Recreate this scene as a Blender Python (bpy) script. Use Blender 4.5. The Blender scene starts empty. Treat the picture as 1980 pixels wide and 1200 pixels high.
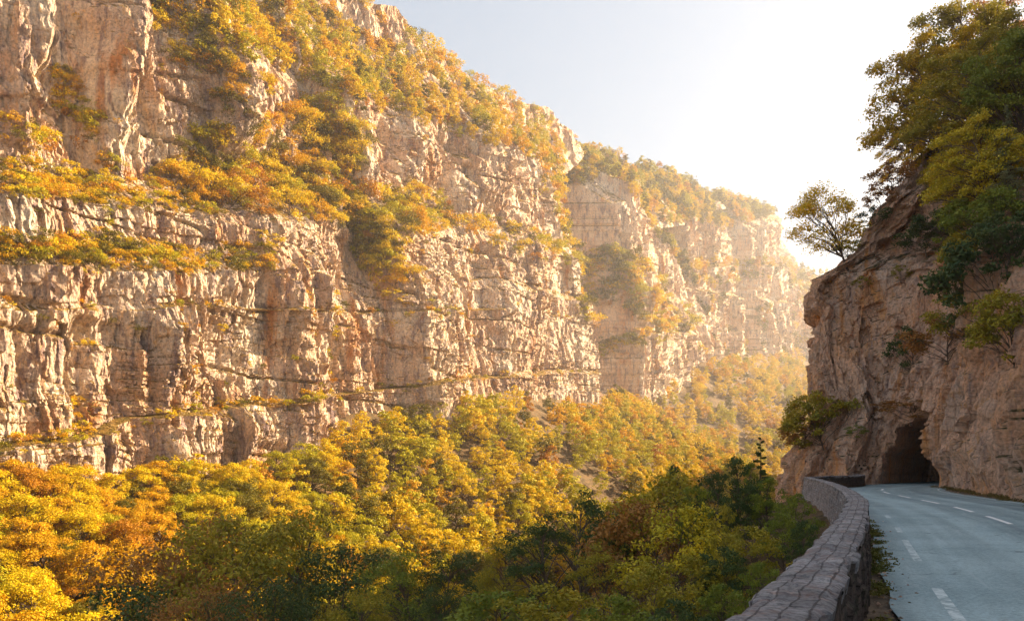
import bpy, math, random
import numpy as np
from mathutils import Vector

# ------------------------------------------------------------------ camera, sky, sun, exposure
scene = bpy.context.scene
COL = scene.collection
EYE = 1.65
FPX, CX, HY = 1540.0, 990.0, 900.0          # focal length and horizon of the 1980 px wide photograph
cam_d = bpy.data.cameras.new('camera')
cam = bpy.data.objects.new('camera', cam_d); COL.objects.link(cam)
cam.location = (0, 0, EYE); cam.rotation_euler = (math.radians(90), 0, 0)
cam_d.sensor_width = 36; cam_d.lens = FPX * 36 / 1980; cam_d.shift_y = (HY - 600) / 1980
cam_d.clip_start = 0.1; cam_d.clip_end = 6000
scene.camera = cam

SUN_AZ, SUN_EL = math.radians(68), math.radians(27)
world = bpy.data.worlds.new('World'); scene.world = world; world.use_nodes = True
wn = world.node_tree
bgn = wn.nodes['Background']
sky = wn.nodes.new('ShaderNodeTexSky'); sky.sky_type = 'NISHITA'; sky.sun_disc = False
sky.sun_elevation = SUN_EL; sky.sun_rotation = SUN_AZ
sky.air_density = 1.0; sky.dust_density = 0.4; sky.ozone_density = 1.0
gm = wn.nodes.new('ShaderNodeGamma'); gm.inputs[1].default_value = 0.45      # flattens sky brightness: dimmer near the horizon, more fill light from overhead
wn.links.new(sky.outputs[0], gm.inputs[0]); wn.links.new(gm.outputs[0], bgn.inputs[0]); bgn.inputs[1].default_value = 0.100
sd = bpy.data.lights.new('sun', 'SUN'); sd.energy = 5.0; sd.angle = math.radians(0.5); sd.color = (1.0, 0.77, 0.50)
sun = bpy.data.objects.new('sun', sd); COL.objects.link(sun)
sv = Vector((math.sin(SUN_AZ) * math.cos(SUN_EL), math.cos(SUN_AZ) * math.cos(SUN_EL), math.sin(SUN_EL)))
sun.rotation_euler = sv.to_track_quat('Z', 'Y').to_euler(); sun.location = (60, -20, 120)
scene.view_settings.view_transform = 'Standard'; scene.view_settings.look = 'None'
scene.view_settings.gamma = 1.0; scene.view_settings.exposure = 2.08
scene.cycles.max_bounces = 6; scene.cycles.diffuse_bounces = 3; scene.cycles.volume_bounces = 1
scene.cycles.transparent_max_bounces = 4

rng = np.random.default_rng(7)

# ------------------------------------------------------------------ noise
def _h(ix, iy, seed):
    n = (ix.astype(np.int64) * 374761393 + iy.astype(np.int64) * 668265263 + seed * 974634777) & 0xFFFFFFFF
    n = ((n ^ (n >> 13)) * 1274126177) & 0xFFFFFFFF
    n = ((n ^ (n >> 16)) * 2246822519) & 0xFFFFFFFF
    return ((n ^ (n >> 15)) & 0xFFFFFF) / float(0xFFFFFF)
def vn(x, y, seed=0):                       # value noise in -1..1
    x = np.asarray(x, float); y = np.asarray(y, float)
    x, y = np.broadcast_arrays(x, y)
    ix = np.floor(x); iy = np.floor(y); fx = x - ix; fy = y - iy
    fx = fx * fx * fx * (fx * (fx * 6 - 15) + 10); fy = fy * fy * fy * (fy * (fy * 6 - 15) + 10)
    a = _h(ix, iy, seed); b = _h(ix + 1, iy, seed); c = _h(ix, iy + 1, seed); d = _h(ix + 1, iy + 1, seed)
    return (a + (b - a) * fx + (c - a) * fy + (a - b - c + d) * fx * fy) * 2 - 1
def fbm(x, y, o=4, seed=0, g=0.5):
    t = 0; a = 1; s = 0
    for k in range(o):
        t = t + a * vn(x * 2**k + 17.3 * k, y * 2**k - 9.1 * k, seed + k); s += a; a *= g
    return t / s
def billow(x, y, o=3, seed=0, g=0.5):
    t = 0; a = 1; s = 0
    for k in range(o):
        t = t + a * np.abs(vn(x * 2**k + 7.3 * k, y * 2**k + 3.1 * k, seed + k)); s += a; a *= g
    return t / s
def cells(x, y, seed=0):                    # blocky random offset per warped cell
    row = np.floor(y); off = _h(row, row * 0, seed + 5) * 3
    return _h(np.floor(x + off), row, seed) * 2 - 1
def sstep(a, b, x):
    t = np.clip((x - a) / (b - a), 0, 1); return t * t * (3 - 2 * t)

def facets(x, y, seed=0, tilt=0.7):        # broken-rock facets: every cell its own height and tilt
    x, y = np.broadcast_arrays(np.asarray(x, float), np.asarray(y, float))
    ix = np.floor(x); iy = np.floor(y); best = np.full(x.shape, 9.0); val = np.zeros(x.shape)
    for dx in (-1, 0, 1):
        for dy in (-1, 0, 1):
            cx = ix + dx; cy = iy + dy
            px = cx + _h(cx, cy, seed); py = cy + _h(cx, cy, seed + 1)
            d = (x - px) ** 2 + (y - py) ** 2
            v = (_h(cx, cy, seed + 2) * 2 - 1) * 0.6 + tilt * ((_h(cx, cy, seed + 3) * 2 - 1) * (x - px) * 2 + (_h(cx, cy, seed + 4) * 2 - 1) * (y - py))
            m_ = d < best; best = np.where(m_, d, best); val = np.where(m_, v, val)
    return val

def rock_relief(s, z, k=1.0, seed=0):
    """outward relief in metres of a limestone wall; s along it, z up"""
    ws = s + 1.1 * fbm(s / 9, z / 24, 2, seed + 40); wz = z + 1.2 * fbm(s / 16, z / 6, 2, seed + 50)
    r = 6.0 * fbm(ws / 42, z / 130, 2, seed + 1)
    r = r + 8.5 * (billow(ws / 20, wz / 110, 2, seed + 2) - 0.3)
    r = r + 2.2 * (billow(ws / 6.5, wz / 40, 2, seed + 3) - 0.3)
    r = r + 1.5 * facets(ws / 7.0, wz / 26, seed + 4) + 0.9 * facets(ws / 2.5, wz / 9, seed + 14) + 0.42 * facets(s / 1.1, z / 3.0, seed + 24)
    r = r + 0.35 * cells(ws / 3.0, wz / 12, seed + 5) + 0.38 * facets(s / 9.0, wz / 0.9, seed + 44) * sstep(-0.2, 0.4, vn(s / 18, z / 12, seed + 45))
    r = r + 0.5 * vn(wz / 3.6, ws / 50, seed + 7) + 0.4 * np.sign(vn(wz / 8.4, ws / 70, seed + 8))
    cr = np.abs(vn(wz / 9.0, ws / 60, seed + 18)); gate = sstep(-0.5, 0.1, vn(ws / 22, wz / 9, seed + 19))
    r = r - 1.5 * gate * np.clip(1 - cr / 0.06, 0, 1)
    r = r + 0.4 * fbm(s / 1.1, z / 1.6, 3, seed + 9)
    return r * k

# ------------------------------------------------------------------ mesh helpers
def link(o, parent=None):
    COL.objects.link(o)
    if parent: o.parent = parent
    return o
def tag(o, label=None, cat=None, group=None, kind=None):
    if label: o['label'] = label
    if cat: o['category'] = cat
    if group: o['group'] = group
    if kind: o['kind'] = kind
    return o
def np_mesh(name, V, Fc, mat, parent=None, smooth=False, col=None):
    V = np.ascontiguousarray(V, np.float32).reshape(-1, 3); Fc = np.ascontiguousarray(Fc, np.int32)
    n, k = Fc.shape
    me = bpy.data.meshes.new(name)
    me.vertices.add(len(V)); me.vertices.foreach_set('co', V.ravel())
    me.loops.add(n * k); me.loops.foreach_set('vertex_index', Fc.ravel())
    me.polygons.add(n); me.polygons.foreach_set('loop_start', np.arange(0, n * k, k, dtype=np.int32))
    me.polygons.foreach_set('loop_total', np.full(n, k, np.int32))
    me.polygons.foreach_set('use_smooth', np.full(n, smooth, bool))
    if col is not None:
        a = me.color_attributes.new('tint', 'FLOAT_COLOR', 'POINT')
        c = np.ones((len(V), 4), np.float32); c[:, :3] = col; a.data.foreach_set('color', c.ravel())
    me.update(calc_edges=True); me.validate()
    me.materials.append(mat)
    return link(bpy.data.objects.new(name, me), parent)
def grid_faces(r, c, flip=False):
    i = np.arange(r * c).reshape(r, c)
    f = np.stack([i[:-1, :-1], i[:-1, 1:], i[1:, 1:], i[1:, :-1]], -1).reshape(-1, 4)
    return f[:, ::-1] if flip else f
def empty(name, loc=(0, 0, 0), rz=0, s=1):
    o = bpy.data.objects.new(name, None); COL.objects.link(o)
    o.location = loc; o.rotation_euler = (0, 0, rz); o.scale = (s, s, s); o.empty_display_size = 0.3
    return o
def to_px(P):
    P = np.asarray(P, float)
    return CX + FPX * P[..., 0] / P[..., 1], HY - FPX * (P[..., 2] - EYE) / P[..., 1]

# ------------------------------------------------------------------ materials
def newmat(name):
    m = bpy.data.materials.new(name); m.use_nodes = True
    nt = m.node_tree; b = nt.nodes['Principled BSDF']
    b.inputs['Roughness'].default_value = 0.85; b.inputs['Specular IOR Level'].default_value = 0.2
    return m, nt, b
def N(nt, t, **k):
    n = nt.nodes.new(t)
    for a, v in k.items():
        if a.startswith('i_'):
            key = a[2:]; n.inputs[int(key) if key.isdigit() else key].default_value = v
        else: setattr(n, a, v)
    return n
def mapping(nt, scale, loc=(0, 0, 0), rot=(0, 0, 0)):
    g = nt.nodes.new('ShaderNodeNewGeometry') if False else nt.nodes.new('ShaderNodeTexCoord')
    mp = nt.nodes.new('ShaderNodeMapping'); nt.links.new(g.outputs['Object'], mp.inputs[0])
    mp.inputs['Scale'].default_value = scale; mp.inputs['Location'].default_value = loc; mp.inputs['Rotation'].default_value = rot
    return mp.outputs[0]
def noise(nt, vec, scale, detail=4, rough=0.55, dist=0.0):
    n = nt.nodes.new('ShaderNodeTexNoise'); nt.links.new(vec, n.inputs['Vector'])
    n.inputs['Scale'].default_value = scale; n.inputs['Detail'].default_value = detail
    n.inputs['Roughness'].default_value = rough; n.inputs['Distortion'].default_value = dist
    return n.outputs['Fac']
def ramp(nt, fac, stops, interp='LINEAR'):
    r = nt.nodes.new('ShaderNodeValToRGB'); nt.links.new(fac, r.inputs[0]); r.color_ramp.interpolation = interp
    e = r.color_ramp.elements
    while len(e) < len(stops): e.new(0.5)
    for x, (p, c) in zip(e, stops):
        x.position = p; x.color = (*c, 1) if len(c) == 3 else c
    return r.outputs[0]
def mix(nt, fac, a, b, mode='MIX'):
    m = nt.nodes.new('ShaderNodeMix'); m.data_type = 'RGBA'; m.blend_type = mode
    for sock, v in ((m.inputs[0], fac), (m.inputs[6], a), (m.inputs[7], b)):
        if hasattr(v, 'is_linked') or hasattr(v, 'links'): nt.links.new(v, sock)
        elif isinstance(v, (int, float)): sock.default_value = v
        else: sock.default_value = (*v, 1)
    return m.outputs[2]
def math_(nt, op, a, b=None, clamp=False):
    m = nt.nodes.new('ShaderNodeMath'); m.operation = op; m.use_clamp = clamp
    for i, v in enumerate((a, b)):
        if v is None: continue
        if hasattr(v, 'links'): nt.links.new(v, m.inputs[i])
        else: m.inputs[i].default_value = v
    return m.outputs[0]
def bump(nt, b, h, strength, dist):
    n = nt.nodes.new('ShaderNodeBump'); n.inputs['Strength'].default_value = strength; n.inputs['Distance'].default_value = dist
    nt.links.new(h, n.inputs['Height']); nt.links.new(n.outputs[0], b.inputs['Normal'])
W, K = (1, 1, 1), (0, 0, 0)

def rock_mat(name, base, pale, grey, rust, sc=1.0, moss=(0.30, 0.19, 0.03), mossy=0.55, bd=0.5, layers=True):
    m, nt, b = newmat(name)
    v = mapping(nt, (1, 1, 1)); vs = mapping(nt, (1, 1, 0.22)); vh = mapping(nt, (0.12, 0.12, 1))
    big = noise(nt, v, 0.05 * sc, 5, 0.6)
    c = mix(nt, ramp(nt, big, [(0.38, K), (0.62, W)]), base, pale)
    streak = noise(nt, vs, 0.45 * sc, 8, 0.68, 0.4)
    c = mix(nt, ramp(nt, streak, [(0.49, K), (0.62, W)] if layers else [(0.53, K), (0.68, W)]), c, grey)
    st2 = noise(nt, vs, 0.16 * sc, 6, 0.6, 0.6)
    c = mix(nt, ramp(nt, st2, [(0.56, K), (0.70, W)]), c, rust)
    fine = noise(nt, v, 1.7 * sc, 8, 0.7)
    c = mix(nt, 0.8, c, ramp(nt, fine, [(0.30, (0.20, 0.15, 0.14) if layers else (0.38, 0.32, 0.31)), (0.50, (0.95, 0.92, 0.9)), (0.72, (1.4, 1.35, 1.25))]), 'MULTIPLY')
    lay = noise(nt, vh, 0.9 * sc, 7, 0.65)
    if layers: c = mix(nt, ramp(nt, lay, [(0.33, (0.6, 0.6, 0.6)), (0.39, K)]), c, tuple(x * 0.45 for x in rust))
    geo = nt.nodes.new('ShaderNodeNewGeometry'); sep = nt.nodes.new('ShaderNodeSeparateXYZ'); nt.links.new(geo.outputs['True Normal'], sep.inputs[0])
    up = math_(nt, 'ADD', sep.outputs[2], math_(nt, 'MULTIPLY', math_(nt, 'SUBTRACT', noise(nt, v, 0.35 * sc, 6, 0.7), 0.5), 1.1))
    mossc = mix(nt, ramp(nt, noise(nt, v, 0.6 * sc, 4), [(0.42, K), (0.6, W)]), moss, tuple(x * y for x, y in zip(moss, (0.55, 0.65, 0.7))))
    c = mix(nt, ramp(nt, up, [(mossy, K), (mossy + 0.16, W)]), c, mossc)
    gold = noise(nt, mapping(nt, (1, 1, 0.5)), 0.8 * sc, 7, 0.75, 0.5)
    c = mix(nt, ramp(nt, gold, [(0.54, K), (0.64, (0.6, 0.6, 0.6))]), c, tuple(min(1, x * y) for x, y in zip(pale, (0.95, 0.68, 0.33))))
    nt.links.new(c, b.inputs['Base Color'])
    crack = nt.nodes.new('ShaderNodeTexVoronoi'); crack.feature = 'DISTANCE_TO_EDGE'; nt.links.new(mapping(nt, (1, 1, 0.4)), crack.inputs['Vector'])
    crack.inputs['Scale'].default_value = 0.55 * sc
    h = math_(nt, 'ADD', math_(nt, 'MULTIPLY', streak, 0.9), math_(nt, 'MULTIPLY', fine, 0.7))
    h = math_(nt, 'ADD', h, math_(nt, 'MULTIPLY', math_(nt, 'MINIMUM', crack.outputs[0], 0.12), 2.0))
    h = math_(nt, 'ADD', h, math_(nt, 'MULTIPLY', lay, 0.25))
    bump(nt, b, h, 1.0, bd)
    return m
M = {}
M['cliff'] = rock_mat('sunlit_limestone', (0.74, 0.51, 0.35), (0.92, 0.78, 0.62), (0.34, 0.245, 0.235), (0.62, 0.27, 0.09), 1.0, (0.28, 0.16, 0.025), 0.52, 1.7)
M['cliff_near'] = rock_mat('roadside_limestone', (0.80, 0.47, 0.29), (0.85, 0.62, 0.49), (0.44, 0.32, 0.29), (0.85, 0.38, 0.10), 2.6, (0.10, 0.09, 0.03), 0.66, 0.5, False)

def ground_mat(name, a, bcol, c_, sc, bd=0.3):
    m, nt, b = newmat(name); v = mapping(nt, (1, 1, 1))
    c = mix(nt, ramp(nt, noise(nt, v, 0.08 * sc, 6, 0.65), [(0.4, K), (0.6, W)]), a, bcol)
    c = mix(nt, ramp(nt, noise(nt, v, 0.7 * sc, 6, 0.7), [(0.45, K), (0.65, W)]), c, c_)
    nt.links.new(c, b.inputs['Base Color']); bump(nt, b, noise(nt, v, 2 * sc, 6, 0.7), 1, bd)
    return m
M['slope'] = ground_mat('wooded_ground', (0.12, 0.07, 0.03), (0.20, 0.12, 0.05), (0.06, 0.05, 0.02), 1.0, 0.6)

def leaf_mat(name, mode, colour=None, var=0.35, trans=0.24):
    m, nt, b = newmat(name); v = mapping(nt, (1, 1, 1))
    if mode == 'object':
        oi = nt.nodes.new('ShaderNodeObjectInfo'); base = oi.outputs['Color']
    elif mode == 'tint':
        at = nt.nodes.new('ShaderNodeAttribute'); at.attribute_name = 'tint'; base = at.outputs['Color']
    else: base = colour
    n1 = noise(nt, v, 0.9, 3); n2 = noise(nt, v, 7.0, 2)
    tint = ramp(nt, n1, [(0.3, (1 - var, 1 - 0.6 * var, 1 - 0.2 * var)), (0.7, (1 + var, 1 + 0.7 * var, 1))])
    c = mix(nt, 1.0, base, tint, 'MULTIPLY')
    c = mix(nt, 1.0, c, ramp(nt, n2, [(0.3, (0.72, 0.72, 0.72)), (0.7, (1.28, 1.2, 1.1))]), 'MULTIPLY')
    nt.links.new(c, b.inputs['Base Color']); b.inputs['Roughness'].default_value = 0.6
    tr = nt.nodes.new('ShaderNodeBsdfTranslucent'); nt.links.new(c, tr.inputs[0])
    mx = nt.nodes.new('ShaderNodeMixShader'); mx.inputs[0].default_value = trans
    nt.links.new(b.outputs[0], mx.inputs[1]); nt.links.new(tr.outputs[0], mx.inputs[2])
    nt.links.new(mx.outputs[0], nt.nodes['Material Output'].inputs[0])
    return m
M['leaf'] = leaf_mat('foliage', 'object')
M['leaf_tint'] = leaf_mat('woodland_foliage', 'tint')
m, nt, b = newmat('bark'); v = mapping(nt, (1, 1, 0.2))
nt.links.new(mix(nt, noise(nt, v, 9, 5), (0.05, 0.035, 0.025), (0.20, 0.15, 0.11)), b.inputs['Base Color']); M['bark'] = m

# ------------------------------------------------------------------ the great cliff across the gorge
X0, VP = 143.0, 1700.0                      # plan line of the wall: x = TA*y - X0, running to px 1700 at infinity
TA = (VP - CX) / FPX
NRM = np.array([math.cos(math.atan(TA)), -math.sin(math.atan(TA)), 0])
def massif(curves, ends, px0, ncol, rows_per, seed, X0=143.0, VP=1700.0, plan=((0, 0),), endcap=60.0, jitter=1.6, k=1.0, capw=25.0, feats=()):
    """curves: (polyline in photo px, setback m) bottom to top, turned into heights on a wall running along x = TA*y - X0;
    ends: photo px where each curve turns the corner; plan: (px, extra setback) bends the wall in plan"""
    TA = (VP - CX) / FPX; th = math.atan(TA); nx, ny = math.cos(th), -math.sin(th)
    plan = np.array(plan, float); pl = lambda px: np.interp(px, plan[:, 0], plan[:, 1])
    f = lambda px, d: FPX * (X0 + d + pl(px)) / (VP - px)
    Yend = np.array([f(np.array(e, float), c[1]) for e, c in zip(ends, curves)])
    Ymax = Yend.max() + capw; pcf = np.linspace(px0, VP - 20, 4000); Yf_ = np.maximum.accumulate(f(pcf, 0.0))
    px1 = float(np.interp(Ymax, Yf_, pcf)); pc = np.linspace(px0, px1, ncol); Y = f(pc, 0.0)
    Y = np.maximum.accumulate(Y + np.arange(ncol) * 1e-4); plY = pl(pc)
    Z = []; D = []
    for pts, d in curves:
        p = np.array(pts, float); q = np.linspace(p[0, 0], p[-1, 0], 400); qy = np.interp(q, p[:, 0], p[:, 1])
        yy = f(q, d); zz = EYE + (HY - qy) / FPX * yy
        o = np.argsort(yy); Z.append(np.interp(Y, yy[o], zz[o])); D.append(d)
    for i in range(1, len(Z) - 1):
        Z[i] = Z[i] + jitter * fbm(Y / 13, Y * 0 + i * 9.7, 3, seed + 70 + i)
    Z[-1] = Z[-2] - 2.0
    for i in range(1, len(Z) - 1): Z[i] = np.maximum(Z[i], Z[i - 1] + 0.15)
    rz, rd, band, re = [], [], [], []
    for i in range(len(Z) - 1):
        n = rows_per[i]
        for t in np.arange(n) / n:
            rz.append(Z[i] * (1 - t) + Z[i + 1] * t); rd.append(D[i] * (1 - t) + D[i + 1] * t + Y * 0); band.append(i); re.append(Yend[i] * (1 - t) + Yend[i + 1] * t)
    rz.append(Z[-1]); rd.append(D[-1] + Y * 0); band.append(len(Z) - 2); re.append(Yend[-1])
    rz = np.array(rz); rd = np.array(rd); band = np.array(band); re = np.array(re)[:, None]
    s = (Y / nx)[None, :] + rd * 0
    rel = rock_relief(s, rz, k, seed)
    dz = np.gradient(rz, axis=0); dd = np.gradient(rd, axis=0); slope = np.abs(dd) / (np.abs(dz) + np.abs(dd) + 1e-6)
    rel = rel * (1 - 0.45 * sstep(0.25, 0.6, slope))
    X = TA * Y[None, :] - X0 - rd - plY[None, :]; qx = CX + FPX * X / Y[None, :]; qy = HY - FPX * (rz - EYE) / Y[None, :]
    wx = 14 * fbm(rz / 6, s / 9, 2, seed + 33)
    for fx, fy, rx, ry, am in feats:
        rel = rel + am * np.exp(-np.abs((qx - fx + wx) / rx) ** 3 - np.abs((qy - fy) / ry) ** 3)
    cap = np.clip((Y[None, :] - re + 2 * fbm(rz / 7, rz * 0 + seed, 3, seed)) / capw, 0, 1) ** 1.3 * endcap
    d = rd + plY[None, :] + cap
    X = TA * Y[None, :] - X0 - d
    P = np.stack([X + nx * rel, Y[None, :] + ny * rel, rz + 0 * rel], -1)
    return P, band, pc
def ledge(pts, d0, d1, dy=10): return (pts, d0), ([(a, b - dy) for a, b in pts], d1)

A_curves = [
    ([(-250, 1300), (1160, 1000)], -4),
    ([(-250, 950), (0, 945), (200, 950), (300, 915), (500, 890), (640, 880), (700, 815), (850, 780), (1000, 760), (1160, 770)], 0),
    *ledge([(-250, 895), (0, 875), (330, 805), (640, 772), (850, 738), (1160, 720)], 1, 4.0, 8),
    *ledge([(-250, 600), (0, 590), (400, 592), (640, 602), (850, 600), (1000, 600), (1150, 620)], 5, 6.0, 4),
    ([(-250, 520), (0, 515), (360, 535), (540, 525), (700, 560), (800, 545), (1000, 565), (1145, 590)], 6.5),
    ([(-250, 470), (0, 470), (360, 482), (540, 475), (700, 500), (800, 500), (1000, 548), (1140, 575)], 11),
    ([(-250, 370), (0, 375), (300, 400), (560, 418), (700, 455), (850, 455), (1000, 475), (1120, 505)], 12.5),
    ([(-250, 330), (0, 335), (300, 335), (560, 325), (700, 380), (850, 412), (1000, 445), (1110, 480)], 20),
    ([(-250, -300), (0, -180), (250, -40), (330, 70), (480, 115), (600, 170), (700, 210), (800, 232), (900, 272), (1000, 292), (1085, 335)], 27),
    ([(-250, -400), (200, -250), (400, -90), (500, -10), (600, 55), (740, 112), (860, 165), (1000, 245), (1070, 285), (1112, 315)], 52),
    ([(-250, -420), (200, -300), (400, -130), (500, -45), (640, -10), (735, 15), (775, 65), (860, 112), (900, 152), (950, 180), (1000, 198), (1060, 208), (1095, 258), (1115, 290)], 56),
    ([(-250, -420), (200, -300), (400, -130), (500, -45), (640, -10), (735, 15), (775, 65), (860, 112), (900, 152), (950, 180), (1000, 198), (1060, 208), (1095, 258), (1115, 290)], 130),
]
B_curves = [
    ([(700, 1100), (1500, 900)], -4),
    ([(700, 800), (1100, 790), (1230, 790), (1290, 775), (1330, 730), (1500, 735)], 0),
    *ledge([(700, 700), (1100, 690), (1280, 640), (1330, 650), (1390, 690), (1500, 700)], 3, 8, 8),
    ([(700, 560), (1100, 545), (1200, 540), (1280, 590), (1370, 655), (1500, 660)], 10),
    ([(700, 505), (1100, 500), (1200, 498), (1270, 530), (1370, 600), (1500, 600)], 20),
    ([(600, 420), (1060, 385), (1100, 368), (1180, 352), (1230, 400), (1290, 450), (1350, 470), (1500, 480)], 23),
    ([(500, 330), (1000, 300), (1060, 285), (1110, 298), (1250, 350), (1400, 393), (1500, 430)], 62),
    ([(500, 330), (1000, 300), (1060, 285), (1110, 298), (1250, 350), (1400, 393), (1500, 430)], 140),
]
C_curves = [
    ([(900, 1000), (1600, 900)], -4),
    ([(900, 760), (1350, 715), (1400, 700), (1600, 690)], 0),
    *ledge([(900, 570), (1380, 565), (1440, 580), (1600, 590)], 2, 10, 6),
    *ledge([(900, 520), (1320, 520), (1400, 515), (1480, 515), (1600, 520)], 11, 20, 5),
    ([(900, 420), (1300, 425), (1400, 445), (1440, 440), (1490, 425), (1600, 430)], 23),
    ([(800, 400), (1200, 330), (1250, 345), (1390, 386), (1440, 404), (1495, 424), (1600, 420)], 55),
    ([(800, 400), (1200, 330), (1250, 345), (1390, 386), (1440, 404), (1495, 424), (1600, 420)], 160),
]
E_curves = [
    ([(1300, 950), (1700, 900)], -4),
    ([(1300, 720), (1700, 740)], 0),
    ([(1300, 560), (1530, 560), (1700, 600)], 12),
    ([(1300, 520), (1505, 510), (1545, 520), (1570, 530), (1700, 560)], 60),
    ([(1300, 520), (1505, 510), (1545, 520), (1570, 530), (1700, 560)], 120),
]
PA, bA, tA = massif(A_curves, [1152, 1152, 1150, 1148, 1142, 1140, 1136, 1128, 1118, 1108, 1085, 1112, 1118, 1118], -230, 1350, [10, 36, 8, 110, 5, 24, 22, 40, 22, 90, 50, 16, 6], 11,
    plan=((-230, 0), (540, 0), (600, -4), (625, -3), (665, 6), (770, 7), (830, -1), (900, 1), (960, 4), (1010, -1), (1800, -1)),
    feats=[(150, 90, 60, 190, -9), (235, 110, 32, 170, 6), (50, 120, 40, 220, 5), (330, 200, 45, 120, 3), (440, 190, 30, 110, 4), (640, 215, 22, 85, 6), (600, 190, 18, 90, -5),
           (700, 255, 20, 80, 3), (765, 270, 20, 90, -6), (822, 290, 30, 85, 7), (878, 320, 22, 80, -6), (935, 330, 28, 70, 6), (975, 350, 16, 80, -4), (1015, 370, 24, 90, 5),
           (480, 345, 100, 60, -7), (190, 300, 22, 70, -4), (600, 600, 26, 190, 5), (550, 470, 40, 60, 3), (700, 500, 45, 120, -6), (840, 600, 30, 130, 4), (930, 600, 20, 130, -3),
           (1000, 590, 40, 120, 3), (450, 690, 30, 100, -4), (150, 700, 24, 110, -4), (300, 690, 30, 110, 3), (500, 830, 90, 30, 2)])
PB, bB, tB = massif(B_curves, [1385, 1385, 1388, 1385, 1370, 1350, 1290, 1420, 1440], 900, 420, [6, 50, 8, 40, 20, 55, 50, 5], 23, X0=259.5, VP=2000.0, endcap=90, k=1.3,
    plan=((900, 75), (1060, 60), (1130, 24), (1180, 4), (1220, -3), (1290, -3), (1320, 8), (1900, 8)))
PC, bC, tC = massif(C_curves, [1522, 1518, 1516, 1515, 1512, 1511, 1508, 1502, 1502], 1230, 300, [6, 60, 6, 25, 6, 45, 30, 5], 37, X0=332.0, VP=2100.0, endcap=120, k=1.7,
    plan=((1230, 30), (1330, 14), (1370, 0), (1420, 10), (1450, 22), (1480, 4), (1900, 0)))
PE, bE, tE = massif(E_curves, [1690] * 5, 1440, 160, [6, 40, 30, 4], 51, X0=671.0, VP=2600.0, endcap=0, k=2.4)
massifs = []
for P, nm, lb in ((PA, 'cliff', 'tall banded limestone cliff lit gold by the sun, nearest across the gorge'),
                  (PB, 'cliff', 'second limestone buttress, pale faced with a wooded crest'),
                  (PC, 'cliff', 'farthest square-ended cliff headland fading into haze'),
                  (PE, 'cliff', 'low misty cliff at the end of the gorge')):
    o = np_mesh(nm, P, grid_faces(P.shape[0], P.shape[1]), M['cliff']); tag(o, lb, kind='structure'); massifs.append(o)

# ------------------------------------------------------------------ road geometry
WALL = np.array([(-5.6, -12), (-2.6, -5), (-0.45, 0), (1.45, 3.85), (3.2, 7.4), (5.1, 11.5), (6.9, 15.5), (8.45, 19), (12.2, 29), (15.6, 39), (18.6, 49), (19.9, 53.5), (21.8, 56.8), (25, 59.8), (28, 63.5), (30.2, 68), (30.8, 72)], float)
def resample(P, step, smooth=3):
    P = np.array(P, float)
    for _ in range(smooth):
        Q = np.empty((2 * len(P), P.shape[1])); Q[0::2] = P; Q[1:-1:2] = 0.75 * P[:-1] + 0.25 * P[1:]
        a = 0.75 * P[:-1] + 0.25 * P[1:]; b_ = 0.25 * P[:-1] + 0.75 * P[1:]
        P = np.vstack([P[:1], np.stack([a, b_], 1).reshape(-1, P.shape[1]), P[-1:]])
    L = np.r_[0, np.cumsum(np.linalg.norm(np.diff(P, axis=0), axis=1))]
    s = np.arange(0, L[-1], step)
    return np.stack([np.interp(s, L, P[:, i]) for i in range(P.shape[1])], 1), s
def normals(P):
    t = np.gradient(P, axis=0); t /= np.linalg.norm(t, axis=1)[:, None]
    return np.stack([t[:, 1], -t[:, 0]], 1), t     # to the right of travel
CENTRE = np.array([(-2.5, -22), (1.2, -10), (3.9, -2), (6.6, 5), (10.0, 13), (14.6, 23.5), (18.2, 33), (20.8, 42), (23.6, 51), (27.5, 59), (33, 66.5), (40, 74), (50, 85), (60, 96)], float)
def wall_x(Y): return np.interp(Y, WALL[:, 1], WALL[:, 0])

# ------------------------------------------------------------------ terrain: one sheet under everything
base_pts = [(p, q) for p, q in A_curves[1][0]]
def cliff_x(Y): return np.interp(Y, [-700, 0, 400, 440, 480, 650, 870, 950, 1076, 1500], [-466, -143, 41.4, 56, 52, 166, 292, 322, 454, 880])
def cliff_base_z(Y):
    px = CX + FPX * cliff_x(Y) / np.maximum(Y, 60)
    py = np.interp(px, [-250, 0, 200, 300, 500, 640, 700, 850, 1000, 1150, 1250, 1330, 1400, 1530], [960, 955, 955, 930, 905, 890, 850, 800, 775, 775, 780, 740, 705, 690])
    return EYE + (HY - py) / FPX * np.maximum(Y, 60)
def terrain_z(X, Y):
    X = np.asarray(X, float); Y = np.asarray(Y, float)
    xc = cliff_x(Y); dL = X - xc
    zb = cliff_base_z(Y)
    zl = zb - 0.60 * np.maximum(dL, -8) + 2.0 * fbm(X / 22, Y / 22, 3, 91)
    zl = np.maximum(zl, zb - 75)
    dw = wall_x(np.clip(Y, -12, 72)) + np.maximum(Y - 72, 0) * 0.45 - X
    near = -0.35 - 0.45 * np.clip(dw - 0.6, 0, 12) - 0.75 * np.clip(dw - 12.6, 0, 400) + sstep(1, 4, dw) * 0.7 * fbm(X / 6, Y / 6, 3, 95)
    near = np.where(Y > 76, near - (Y - 76) * 0.5, near)
    near = np.where(dw < 0.3, -0.35, near) if True else near
    near = np.where((dw < 0.3) & (Y > 80), np.maximum(-60, -0.35 - (Y - 80) * 0.8), near)
    h = np.maximum(zl, near)
    return h
gx = np.r_[np.linspace(-700, -160, 20), np.arange(-157, 60, 1.5), np.linspace(62, 260, 70), np.linspace(265, 1500, 60)]
gy = np.r_[np.linspace(-400, -50, 12), np.arange(-46, 90, 1.5), np.linspace(92, 500, 180), np.linspace(505, 1500, 120)]
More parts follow.
